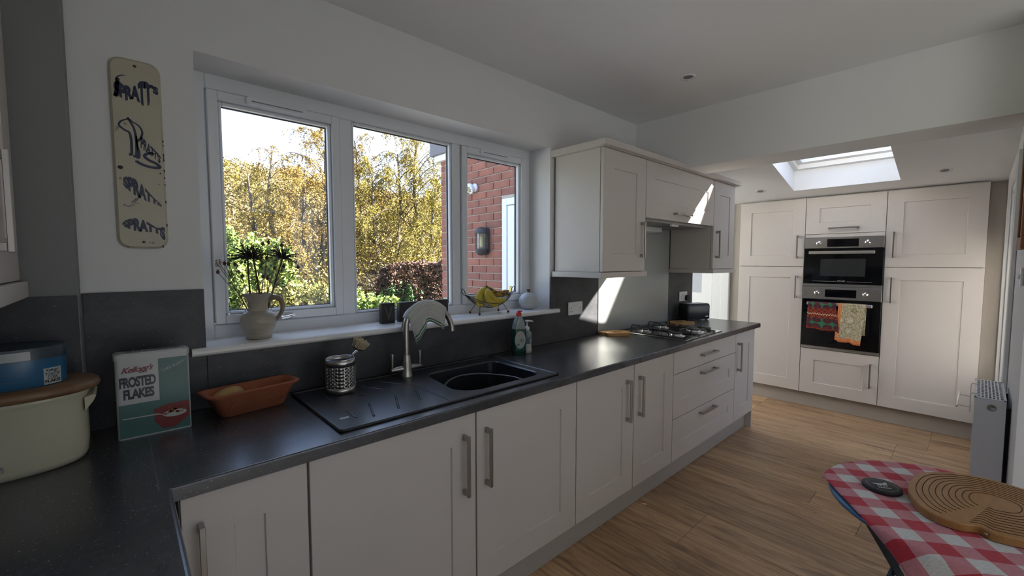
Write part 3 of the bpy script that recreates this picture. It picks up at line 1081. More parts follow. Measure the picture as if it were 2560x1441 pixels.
# ------------------------------------------------------------------ the two ovens
def oven(z0, z1, panel, label, handle_z, win, brand=False, low_trim=0.02):
    r = thing('oven', label, 'oven', (5.3, (YA + YB) / 2, z0), 0, 'built-in ovens')
    a, b = YA - 0.004, YB + 0.004          # a > b
    X = XT - 0.012
    MB().box(XT + 0.024, 5.55, a - 0.02, b + 0.02, z0 + 0.01, z1 - 0.02).build('cavity', m_black, r)
    p = MB().box(X, XT + 0.022, a, b, z1 - panel, z1, 0.002).build('control_panel', m_steel, r)
    yc = (a + b) / 2
    MB().box(X - 0.0012, X + 0.002, yc + 0.118, yc - 0.118, z1 - panel / 2 - 0.036, z1 - panel / 2 + 0.036, 0.0005).build('display', m_blackglass, p)
    for s in (1, -1):
        q = MB()
        q.T = Matrix.Translation((X, yc + s * 0.183, z1 - panel / 2)) @ Matrix.Rotation(R(-90), 4, 'Y')
        q.lathe([(0.0215, 0.0), (0.0215, 0.006), (0.018, 0.008), (0.017, 0.022), (0.0155, 0.0245), (0.0, 0.025)], n=28)
        q.build('knob', m_chrome, p)
    d = MB()
    d.box(X, XT + 0.022, a, b, z0 + low_trim, z1 - panel - 0.003, 0.0015)
    d = d.build('door', m_blackglass, r)
    if win:
        MB().box(X - 0.0006, X + 0.001, -0.856, -1.194, win[0], win[1]).build('door_window', mat('oven_window', (0.03, 0.032, 0.033), 0.08), d)
    q = MB()
    q.box(X - 0.042, X - 0.030, -0.768, -1.260, handle_z - 0.013, handle_z + 0.013, 0.003)
    for yy in (-0.80, -1.228):
        q.box(X - 0.030, X - 0.0003, yy - 0.009, yy + 0.009, handle_z - 0.009, handle_z + 0.009, 0.002)
    q.build('handle', mat('oven_handle_steel', (0.72, 0.69, 0.64), 0.3, 0.9), d)
    MB().box(X + 0.002, XT + 0.022, a, b, z0, z0 + low_trim - 0.002, 0.0015).build('lower_trim', m_steel, r)
    if brand:
        q = MB()
        q.text('candy', lambda u, v: (X - 0.0008, -0.992 - u * 0.062, z0 + 0.048 + v * 0.014))
        q.box(X - 0.0005, X + 0.001, -0.80, -0.985, z0 + 0.050, z0 + 0.0515)
        q.box(X - 0.0005, X + 0.001, -1.065, -1.245, z0 + 0.050, z0 + 0.0515)
        q.build('lettering', mat('pale_print', (0.55, 0.55, 0.53), 0.4), d)
    return r
oven(1.206, 1.668, 0.100, 'upper built-in steel and black glass compact oven', 1.528, (1.307, 1.468), True, 0.028)
oven(0.600, 1.202, 0.118, 'lower built-in steel and black glass oven holding tea towels', 1.042, None, False, 0.028)
# ------------------------------------------------------------------ sink, tap and cloth
m_sink = mat('black_composite', (0.016, 0.017, 0.021), 0.32, spec=0.8, bump=0.03, bscale=400)
def sink():
    r = thing('sink', 'black composite sink with grooved drainer and one and a half bowls', 'sink', (1.09, -0.31, 0.91))
    X0, X1, Y0, Y1 = 0.574, 1.60, -0.572, -0.052
    zt, zd = 0.9170, 0.9165
    bx0, bx1, by0, by1 = 1.075, 1.548, -0.520, -0.152          # main bowl opening
    n = 9
    # opening outline, diagonal corner at the drainer side like the photo
    pts = []
    def arc(cx, cy, rr, a0, a1, k=7):
        for i in range(k + 1):
            t = R(a0 + (a1 - a0) * i / k)
            pts.append((cx + rr * math.cos(t), cy + rr * math.sin(t)))
    arc(bx1 - 0.05, by1 - 0.05, 0.05, 0, 90)
    arc(bx0 + 0.10, by1 - 0.06, 0.06, 90, 165)
    arc(bx0 + 0.11, by0 + 0.10, 0.10, 185, 270)
    arc(bx1 - 0.07, by0 + 0.07, 0.07, 270, 360)
    bowl = pts
    def ray_rect(cx, cy, px, py):
        dx, dy = px - cx, py - cy
        t = 1e9
        if dx > 1e-9: t = min(t, (X1 - 0.012 - cx) / dx)
        if dx < -1e-9: t = min(t, (0.995 - cx) / dx)
        if dy > 1e-9: t = min(t, (Y1 - 0.012 - cy) / dy)
        if dy < -1e-9: t = min(t, (Y0 + 0.012 - cy) / dy)
        return cx + dx * t, cy + dy * t
    q = MB()
    cx, cy = 1.31, -0.33
    outer = [ray_rect(cx, cy, *p) for p in bowl]
    # make sure the corners are hit
    k = len(bowl)
    for cxx, cyy in ((X1 - 0.012, Y1 - 0.012), (X1 - 0.012, Y0 + 0.012), (0.995, Y0 + 0.012), (0.995, Y1 - 0.012)):
        j = min(range(k), key=lambda i: (outer[i][0] - cxx) ** 2 + (outer[i][1] - cyy) ** 2)
        outer[j] = (cxx, cyy)
    vs = [(a, b, zt) for a, b in outer] + [(a, b, zt) for a, b in bowl]
    ins = [(a + (cx - a) * 0.02, b + (cy - b) * 0.02, zt - 0.006) for a, b in bowl]
    low = [(cx + (a - cx) * 0.93, cy + (b - cy) * 0.93, 0.74) for a, b in bowl]
    flo = [(cx + (a - cx) * 0.86, cy + (b - cy) * 0.86, 0.725) for a, b in bowl]
    vs += ins + low + flo
    fs = []
    for g in range(4):
        for i in range(k):
            fs.append((g * k + i, g * k + (i + 1) % k, (g + 1) * k + (i + 1) % k, (g + 1) * k + i))
    fs.append([4 * k + i for i in range(k)])
    q.add(vs, fs, False)
    # drainer deck, rim and outer edge
    q.box(0.995 - 0.001, 0.586, Y0 + 0.012, Y1 - 0.012, 0.905, zd)
    for b in ((X0, X1, Y0, Y0 + 0.013), (X0, X1, Y1 - 0.013, Y1), (X0, X0 + 0.013, Y0, Y1), (X1 - 0.013, X1, Y0, Y1)):
        q.box(b[0], b[1], b[2], b[3], 0.9102, 0.9195, 0.003)
    q.build('body', m_sink, r)
    # divider of the half bowl
    q = MB()
    q.tube(spline([(1.10, -0.335, 0.885), (1.20, -0.250, 0.893), (1.30, -0.225, 0.893), (1.38, -0.27, 0.893), (1.45, -0.40, 0.893), (1.47, -0.515, 0.885)]), 0.006, 8)
    q.build('bowl_ledge', m_sink, r)
    # raised drainer ribs
    ribs = [((0.66, -0.49), (0.665, -0.40)), ((0.71, -0.515), (0.755, -0.375)), ((0.81, -0.50), (0.87, -0.36)), ((0.915, -0.47), (0.97, -0.345)),
            ((0.66, -0.16), (0.655, -0.26)), ((0.72, -0.115), (0.775, -0.27)), ((0.80, -0.10), (0.875, -0.25)), ((0.90, -0.11), (0.965, -0.225))]
    for a, b in ribs:
        q = MB()
        q.tube([(a[0], a[1], zd), ((a[0] + b[0]) / 2, (a[1] + b[1]) / 2, zd), (b[0], b[1], zd)], 0.0045, 8, flat=0.6)
        q.build('drainer_rib', m_sink, r)
    MB().box(0.615, 0.645, -0.47, -0.455, zd, zd + 0.0006).build('badge', m_steel, r)
    q = MB()
    q.lathe([(0.0, 0.0), (0.03, 0.0), (0.038, 0.003), (0.04, 0.0)], (1.25, -0.36, 0.7256), 24)
    q.build('waste', m_steel, r)
sink()

TX, TY = 1.045, -0.128
def tap_path():
    P = [(TX, TY, 0.995), (TX, TY, 1.06), (TX, TY, 1.13), (TX + 0.003, TY, 1.165), (TX + 0.016, TY, 1.198), (TX + 0.045, TY, 1.226), (TX + 0.085, TY, 1.243),
         (TX + 0.13, TY, 1.243), (TX + 0.175, TY, 1.227), (TX + 0.212, TY, 1.197), (TX + 0.238, TY, 1.158), (TX + 0.25, TY, 1.125), (TX + 0.253, TY, 1.100)]
    return spline(P, 4)
def tap():
    r = thing('kitchen_tap', 'tall swan-neck steel tap with two lever handles behind the sink', 'tap', (TX, TY, 0.9175))
    q = MB()
    q.lathe([(0.0275, 0.0), (0.0275, 0.004), (0.0255, 0.008), (0.0245, 0.045), (0.0205, 0.075), (0.0175, 0.095), (0.0155, 0.1)], (TX, TY, 0.9175), 28)
    q.build('body', m_nickel, r)
    q = MB()
    q.tube(tap_path(), 0.0135, 16)
    q.build('spout', m_nickel, r)
    for s in (-1, 1):
        q = MB()
        x1 = TX + s * 0.076
        ya = TY - s * 0.0
        q.tube([(TX + s * 0.014, TY, 0.955), (TX + s * 0.045, ya, 0.955), (x1, ya, 0.954)], [0.0150, 0.0125, 0.0085], 14)
        q.tube([(x1 - s * 0.006, ya, 0.957), (x1 - s * 0.006, ya, 0.972), (x1 - s * 0.006, ya, 0.995), (x1 - s * 0.006, ya, 1.028)], [0.0052, 0.006, 0.0074, 0.0080], 12)
        q.build('lever', m_nickel, r)
tap()

def dishcloth():
    m = mat('ribbed_dishcloth', (0.62, 0.62, 0.58), 0.9, sheen=0.2)
    t, p = nodes_of(m)
    uv = t.nodes.new('ShaderNodeUVMap')
    s = t.nodes.new('ShaderNodeSeparateXYZ')
    t.links.new(uv.outputs[0], s.inputs[0])
    st = math_node(t, 'SINE', math_node(t, 'MULTIPLY', s.outputs[1], 170.0))
    st = math_node(t, 'MULTIPLY_ADD', st, 0.5)
    rp = ramp(t, [(0.0, (0.36, 0.37, 0.35)), (0.75, (0.66, 0.67, 0.63))])
    t.links.new(st, rp.inputs[0])
    gb = ramp(t, [(0.0, (0, 0, 0)), (0.865, (0, 0, 0)), (0.87, (1, 1, 1)), (0.90, (1, 1, 1)), (0.905, (0, 0, 0)), (0.945, (0, 0, 0)), (0.95, (1, 1, 1)), (0.975, (1, 1, 1)), (0.98, (0, 0, 0))])
    t.links.new(s.outputs[1], gb.inputs[0])
    col = mixcol(t, gb.outputs[0], rp.outputs[0], (0.03, 0.16, 0.08))
    t.links.new(col, p.inputs['Base Color'])
    bp = t.nodes.new('ShaderNodeBump')
    bp.inputs['Strength'].default_value = 0.5
    bp.inputs['Distance'].default_value = 0.004
    t.links.new(st, bp.inputs['Height'])
    t.links.new(bp.outputs[0], p.inputs['Normal'])
    P = tap_path()
    A = [Vector(v) for v in P]
    i0 = min(range(len(A)), key=lambda i: (A[i].z - 1.185) ** 2 + (A[i].x - TX - 0.01) ** 2)
    i1 = min(range(len(A)), key=lambda i: (A[i].x - TX - 0.205) ** 2)
    ridge = A[i0:i1 + 1]
    k = 26
    rows, uvs = [], []
    L = len(ridge) - 1
    nt_ = 22
    for i in range(k + 1):
        u = i / k
        f = u * L
        j = min(int(f), L - 1)
        c = ridge[j].lerp(ridge[j + 1], f - j)
        tg = (ridge[min(j + 1, L)] - ridge[j]).normalized()
        nrm = Vector((-tg.z, 0, tg.x))
        fr_len = 0.118 + 0.014 * math.sin(u * 9.0) - 0.035 * u
        bk_len = 0.06 + 0.012 * math.sin(u * 7 + 1)
        row = []
        for jv in range(-8, nt_ + 1):
            if jv < 0:
                d = -jv / 8
                ang = min(d * 4, 1) * math.pi / 2
                p_ = c + nrm * 0.0165 * math.cos(ang) + Vector((0, 0.0165 * math.sin(ang), 0))
                p_ += Vector((0.05 * d * (u - .5), 0.004 * math.sin(u * 14), -bk_len * max(0, d - 0.25)))
            else:
                d = jv / nt_
                ang = min(d * 6, 1) * math.pi / 2
                p_ = c + nrm * 0.0165 * math.cos(ang) + Vector((0, -0.0165 * math.sin(ang), 0))
                dd = max(0, d - 1 / 6) * 1.2
                wob = math.sin(u * 13 + 0.7) * 0.012 * dd + math.sin(u * 29) * 0.004 * dd
                p_ += Vector((0.045 * dd * (1 - u) - 0.01 * dd, -0.012 * dd + wob, -fr_len * dd))
            row.append(p_)
            uvs.append((u, 0.0 if jv < -8 else (jv + 8) / (nt_ + 8)))
        rows.append(row)
    q = MB()
    q.grid(rows)
    q.uv = uvs
    o = q.build('dishcloth', m, loc=(1.15, -0.14, 1.1))
    sd = o.modifiers.new('thick', 'SOLIDIFY')
    sd.thickness = 0.0025
    sd.offset = 1
    tag(o, 'grey ribbed dishcloth with green stripes draped over the tap spout', 'cloth')
dishcloth()

# ------------------------------------------------------------------ cutlery pot and brush
PX, PY, PR = 0.735, -0.155, 0.057
def pot():
    r = thing('cutlery_pot', 'perforated steel cutlery drainer pot on the sink drainer', 'pot', (PX, PY, 0.917))
    z0, H = 0.917, 0.136
    q = MB()
    cols, rws = 18, 6
    zb, zt = 0.024, 0.108
    def P(t, h, rr=PR):
        return (PX + rr * math.cos(t), PY + rr * math.sin(t), z0 + h)
    def band(h0, h1):
        n = 52
        q.grid([[P(2 * math.pi * j / n, h) for j in range(n)] for h in (h0, h1)], wrap=True)
    band(0.0, zb)
    band(zt, H)
    dt, dh = 2 * math.pi / cols, (zt - zb) / rws
    for c in range(cols):
        for k in range(rws):
            t0, h0 = c * dt, zb + k * dh
            solid = (c % 6) == 0
            out = [(t0, h0), (t0 + dt / 2, h0), (t0 + dt, h0), (t0 + dt, h0 + dh / 2), (t0 + dt, h0 + dh), (t0 + dt / 2, h0 + dh), (t0, h0 + dh), (t0, h0 + dh / 2)]
            if solid:
                q.add([P(*a) for a in out], [list(range(8))], True)
                continue
            cen = (t0 + dt / 2, h0 + dh / 2)
            rad = 0.0043
            inn = []
            for i in range(8):
                a = R(225 + 45 * i)
                inn.append((cen[0] + rad * math.cos(a) / PR, cen[1] + rad * math.sin(a)))
            q.add([P(*a) for a in out + inn], [(i, (i + 1) % 8, 8 + (i + 1) % 8, 8 + i) for i in range(8)], True)
    b = q.build('body', m_steel, r)
    sd = b.modifiers.new('thick', 'SOLIDIFY')
    sd.thickness = 0.0012
    sd.offset = -1
    q = MB()
    q.tube([P(2 * math.pi * j / 40, H) for j in range(40)], 0.0018, 8, closed=True)
    q.build('rim', m_chrome, r)
    MB().lathe([(0.0, 0.0), (PR - 0.001, 0.0), (PR - 0.001, 0.0015), (0.0, 0.0015)], (PX, PY, z0 + 0.0005), 40).build('base', m_steel, r)
pot()
def brush():
    r = thing('dish_brush', 'washing-up brush with pale bristles standing in the steel pot', 'brush', (PX, PY, 0.924))
    head = Vector((0.800, -0.185, 1.098))
    q = MB()
    pts = spline([(0.735, -0.140, 0.930), (0.755, -0.160, 1.0), (0.775, -0.175, 1.058), head + Vector((0, 0, -0.014))])
    q.tube(pts, [0.0045] * 10 + [0.0055] * (len(pts) - 10), 10)
    q.build('handle', m_chrome, r)
    T = Matrix.Translation(head) @ Matrix.Rotation(R(24), 4, 'Y') @ Matrix.Rotation(R(18), 4, 'X')
    q = MB()
    q.T = T
    q.lathe([(0.0, -0.014), (0.018, -0.013), (0.027, -0.008), (0.028, -0.003), (0.0, -0.002)], n=24)
    q.build('head', mat('dark_brush_wood', (0.04, 0.03, 0.025), 0.5), r)
    q = MB()
    q.T = T
    rr = random.Random(2)
    for i in range(150):
        a, d = rr.random() * 6.283, math.sqrt(rr.random()) * 0.026
        x, y = d * math.cos(a), d * math.sin(a)
        s = 1.35
        q.tube([(x, y, -0.003), (x * s + rr.uniform(-.002, .002), y * s + rr.uniform(-.002, .002), 0.026 + rr.uniform(-.003, .004))], [0.0016, 0.0010], 4, caps=True)
    q.build('bristles', mat('pale_bristle', (0.66, 0.56, 0.36), 0.7), r, kind='stuff')
brush()

# ------------------------------------------------------------------ terracotta dish with vegetables
m_terra = mat('terracotta', (0.36, 0.115, 0.055), 0.8, var=0.14, vscale=14, bump=0.08, bscale=120)
def dish():
    cx, cy, rz = 0.425, -0.122, R(10)
    r = thing('terracotta_dish', 'long unglazed terracotta dish beside the cereal tin', 'dish', (cx, cy, 0.91), rz)
    T = Matrix.Translation((cx, cy, 0.91)) @ Matrix.Rotation(rz, 4, 'Z')
    rings = []
    for (lx, ly, rr, z) in ((0.098, 0.034, 0.022, 0.0), (0.105, 0.040, 0.025, 0.004), (0.135, 0.058, 0.028, 0.070), (0.152, 0.066, 0.028, 0.0805), (0.153, 0.067, 0.028, 0.086), (0.140, 0.058, 0.026, 0.0865),
                            (0.128, 0.050, 0.024, 0.072), (0.098, 0.034, 0.022, 0.012), (0.06, 0.02, 0.018, 0.010)):
        rings.append([tuple(T @ Vector((a, b, z))) for a, b in rrect(-lx, lx, -ly, ly, rr, 5)])
    q = MB()
    q.grid(rings, wrap=True)
    n = len(rings[0])
    q.add(rings[0], [list(range(n))[::-1]])
    q.add(rings[-1], [list(range(n))])
    q.build('bowl', m_terra, r)
    q = MB()
    for s in (-1, 1):
        for off in (0.030, 0.040):
            pts = []
            for i in range(13):
                a = math.pi * i / 12
                pts.append(T @ Vector((s * (0.055 - off * math.cos(a)), -0.0505 - 0.0, 0.025 + off * 0.75 * math.sin(a))))
            q.tube(pts, 0.0015, 6)
    q.build('moulding', m_terra, r)
dish()
def potato(name, c, rad, rz, tilt, m, label, cat):
    q = MB()
    rr = random.Random(int(c[0] * 1000))
    q.T = Matrix.Translation(c) @ Matrix.Rotation(rz, 4, 'Z') @ Matrix.Rotation(tilt, 4, 'Y')
    q.ball((0, 0, 0), rad, 24, 16)
    ph = [rr.random() * 6 for _ in range(4)]
    W = q.T.inverted()
    nv = []
    for v in q.v:
        p = W @ Vector(v)
        f = 1 + 0.05 * math.sin(p.x * 70 + ph[0]) + 0.04 * math.sin(p.y * 90 + ph[1]) + 0.03 * math.sin(p.z * 110 + ph[2])
        nv.append(tuple(q.T @ (p * f)))
    q.v = nv
    o = q.build(name, m)
    tag(o, label, cat, 'potatoes in the terracotta dish')
potato('potato', (0.352, -0.142, 0.975), (0.047, 0.031, 0.031), R(15), R(-6), mat('potato_skin', (0.44, 0.27, 0.09), 0.65, var=0.25, vscale=40, bump=0.1, bscale=90),
       'large yellow potato at the left end of the terracotta dish', 'potato')
potato('potato', (0.440, -0.118, 0.955), (0.034, 0.026, 0.025), R(-10), R(4), mat('red_potato_skin', (0.30, 0.10, 0.045), 0.65, var=0.25, vscale=40),
       'small reddish potato in the middle of the terracotta dish', 'potato')

# ------------------------------------------------------------------ cereal tin
def cereal_tin():
    x0, x1, yf, yb, z0, z1 = 0.066, 0.243, -0.184, -0.128, 0.91, 1.150
    r = thing('cereal_tin', 'white and green cereal tin standing against the splashback', 'tin', ((x0 + x1) / 2, (yf + yb) / 2, z0))
    m_tin = mat('white_printed_tin', (0.50, 0.51, 0.50), 0.28, spec=0.6)
    q = MB()
    q.prism(rrect(x0, x1, yf, yb, 0.010), z0, z1, None)
    q.build('body', m_tin, r, fix=True)
    q = MB()
    q.prism(rrect(x0 - 0.002, x1 + 0.002, yf - 0.002, yb + 0.002, 0.011), z1, z1 + 0.016, None)
    q.prism(rrect(x0 + 0.002, x1 - 0.002, yf + 0.002, yb - 0.002, 0.010), z1 + 0.016, z1 + 0.019, None)
    lid = q.build('lid', m_tin, r)
    y = yf - 0.0006
    def print_(name, poly, m, d=0.0):
        q = MB()
        q.prism(poly, y - d, y + 0.0005, lambda a, b, h: (a, h, b))
        return q.build(name, m, r, fix=True)
    gr = mat('tin_green_print', (0.055, 0.15, 0.135), 0.3)
    rd = mat('tin_red_print', (0.20, 0.022, 0.022), 0.3)
    org = mat('tin_orange_print', (0.30, 0.10, 0.02), 0.3)
    bl = mat('tin_navy_print', (0.012, 0.015, 0.030), 0.3)
    wh = mat('tin_white_print', (0.52, 0.52, 0.50), 0.3)
    xs = x0 + 0.10
    print_('green_panel', [(xs, z1 - 0.006), (xs, z0 + 0.105), (x0 + 0.005, z0 + 0.105), (x0 + 0.005, z0 + 0.004), (x1 - 0.004, z0 + 0.004), (x1 - 0.004, z1 - 0.006)], gr)
    print_('red_panel', [(x0 + 0.085, z0 + 0.078), (x0 + 0.115, z0 + 0.088), (x1 - 0.004, z0 + 0.090), (x1 - 0.004, z0 + 0.042), (x0 + 0.135, z0 + 0.012), (x0 + 0.105, z0 + 0.012), (x0 + 0.085, z0 + 0.040)], rd, 0.0002)
    # spoon of flakes
    q = MB()
    q.prism([(x0 + 0.012, z0 + 0.064), (x0 + 0.095, z0 + 0.063), (x0 + 0.112, z0 + 0.054), (x0 + 0.095, z0 + 0.059), (x0 + 0.012, z0 + 0.061)], y - 0.0006, y, lambda a, b, h: (a, h, b))
    q.prism([(x0 + 0.135 + 0.030 * math.cos(t), z0 + 0.056 + 0.011 * math.sin(t)) for t in (i * math.pi / 10 for i in range(20))], y - 0.0006, y, lambda a, b, h: (a, h, b))
    q.build('spoon_print', wh, r, fix=True)
    q = MB()
    rr = random.Random(3)
    for i in range(16):
        a, b = x0 + 0.135 + rr.uniform(-.024, .024), z0 + 0.060 + rr.uniform(-.004, .014)
        s = rr.uniform(.003, .006)
        q.prism([(a + s * math.cos(t) * rr.uniform(.7, 1.2), b + s * .7 * math.sin(t)) for t in (k * 1.0472 for k in range(6))], y - 0.0009, y - 0.0003, lambda a, b, h: (a, h, b))
    q.build('flakes_print', org, r)
    def word(key, a0, a1, b0, b1, m, slant=0.0, nm='lettering'):
        q = MB()
        q.text(key, lambda u, v: (a0 + u * (a1 - a0), y - 0.0009, b0 + v * (b1 - b0) + slant * u))
        return q.build(nm, m, r)
    word('kell', x0 + 0.014, x0 + 0.089, z1 - 0.045, z1 - 0.022, mat('script_red_print', (0.17, 0.012, 0.02), 0.3), 0.004)
    word('frosted', x0 + 0.009, x0 + 0.093, z1 - 0.084, z1 - 0.052, bl, 0.001)
    word('flakes', x0 + 0.017, x0 + 0.088, z1 - 0.120, z1 - 0.089, bl, 0.001)
    word('great', xs + 0.006, x1 - 0.008, z1 - 0.050, z1 - 0.041, wh, 0.026)
    q = MB()
    zt = z1 + 0.0194
    q.text('frfl', lambda u, v: (x1 - 0.020 - u * (x1 - x0 - 0.045), yb - 0.006 - v * 0.026, zt))
    q.build('lid_lettering', bl, lid)
    for a in (0.0, 1.0):
        q = MB()
        q.box(x0 + 0.008 + a * 0.155, x0 + 0.0095 + a * 0.155, yf + 0.008, yb - 0.008, z1 + 0.0188, z1 + 0.0193)
        q.build('lid_border', bl, lid)
cereal_tin()

# ------------------------------------------------------------------ bread bin with wooden lid, blue tin on top
BX, BY = -0.185, -0.222
m_enamel = mat('cream_enamel', (0.60, 0.57, 0.42), 0.22, spec=0.5, var=0.03, vscale=6)
def bread_bin():
    r = thing('bread_bin', 'oval cream enamel bread bin with a wooden lid', 'bread bin', (BX, BY, 0.91))
    q = MB()
    q.lathe([(0.90, 0.0), (0.96, 0.004), (0.985, 0.016), (1.0, 0.05), (1.0, 0.165), (1.03, 0.180), (1.045, 0.186), (1.03, 0.190), (0.99, 0.187), (0.97, 0.16), (0.96, 0.02), (0.0, 0.015)],
            (BX, BY, 0.91), 64, sx=0.195, sy=0.108, power=2.7)
    q.build('body', m_enamel, r)
    for s in (1, -1):
        q = MB()
        x = BX + s * 0.195
        q.prism([(0, 0.0), (0.034, 0.012), (0.046, 0.022), (0.036, 0.030), (0, 0.036)], -0.055, 0.055,
                lambda a, b, h: (x + s * (a - 0.008) * (1 - (abs(h) / 0.06) ** 2 * 0.6), BY + h, 0.91 + 0.132 + b + 0.35 * a))
        q.build('handle', m_enamel, r, fix=True)
    q = MB()
    q.lathe([(0.0, 0.187), (1.02, 0.187), (1.10, 0.192), (1.115, 0.199), (1.105, 0.207), (1.07, 0.213), (0.0, 0.214)], (BX, BY, 0.91), 64, sx=0.200, sy=0.108, power=2.5)
    q.build('lid', mat('oak_lid', (0.15, 0.078, 0.034), 0.5, col2=(0.24, 0.135, 0.062), vscale=5, stretch=(1, 9, 9), coat=0.1), r)
    q = MB()
    q.box(-0.175, -0.135, -0.3335, -0.329, 0.938, 0.953, 0.0015)
    q.tube([(-0.165, -0.331, 0.945), (-0.158, -0.343, 0.948), (-0.136, -0.345, 0.954)], 0.0035, 8)
    q.build('catch', m_steel, r)
bread_bin()
def blue_tin():
    cx, cy, z = -0.165, -0.215, 1.1245
    r = thing('biscuit_tin', 'oval blue printed tin on top of the bread bin lid', 'tin', (cx, cy, z))
    sx, sy, pw = 0.138, 0.080, 2.3
    q = MB()
    q.lathe([(0.985, 0.0), (0.995, 0.002), (0.995, 0.070)], (cx, cy, z), 64, sx=sx, sy=sy, power=pw)
    q.build('body', mat('blue_printed_tin', (0.020, 0.115, 0.24), 0.3, var=0.15, vscale=12), r)
    q = MB()
    q.lathe([(1.012, 0.070), (1.012, 0.094), (0.998, 0.100)], (cx, cy, z), 64, sx=sx, sy=sy, power=pw, caps=False)
    q.lathe([(0.998, 0.100), (0.97, 0.1015), (0.95, 0.099), (0.0, 0.099)], (cx, cy, z), 64, sx=sx, sy=sy, power=pw)
    lid = q.build('lid', mat('dark_tin_lid', (0.03, 0.05, 0.07), 0.35, var=0.4, vscale=20), r)
    def on(t, h, k=1.0):
        ct, st = math.cos(t), math.sin(t)
        e = 2 / pw
        return (cx + sx * k * math.copysign(abs(ct) ** e, ct), cy + sy * k * math.copysign(abs(st) ** e, st), z + h)
    wh = mat('tin_pale_print', (0.45, 0.48, 0.48), 0.35)
    bk = mat('tin_dark_print', (0.012, 0.014, 0.02), 0.35)
    q = MB()
    ts = [R(-150 + i * 4) for i in range(24)]
    q.grid([[on(t, h, 1.0135) for t in ts] for h in (0.0715, 0.0935)])
    q.build('lid_band', wh, lid)
    q = MB()
    q.text('kell', lambda u, v: on(R(-112 + 28 * (1 - u)), 0.092 - v * 0.016, 1.0145))
    q.build('lid_lettering', bk, lid)
    q = MB()
    q.grid([[on(t, 0.002 + h, 0.9965) for t in (R(-46 + i * 3) for i in range(9))] for h in (0.0, 0.042)])
    q.build('packet_print', wh, r)
    for key, h0, h1, a0, a1 in (('kell', 0.031, 0.040, -44, -26), ('toasted', 0.022, 0.030, -45, -24), ('corn', 0.013, 0.021, -42, -28), ('flakes', 0.004, 0.012, -45, -24)):
        q = MB()
        q.text(key, lambda u, v: on(R(a0 + (a1 - a0) * u), 0.002 + h0 + (h1 - h0) * v, 0.998))
        q.build('lettering', bk, r)
    q = MB()
    for k in range(4):
        q.grid([[on(t, 0.020 + k * 0.008 + h, 0.9962) for t in (R(-120 + i * 4) for i in range(14 - (k % 2) * 3))] for h in (0.0, 0.0022)])
    q.build('small_print', mat('tin_navy_small_print', (0.012, 0.05, 0.12), 0.35), r)
blue_tin()
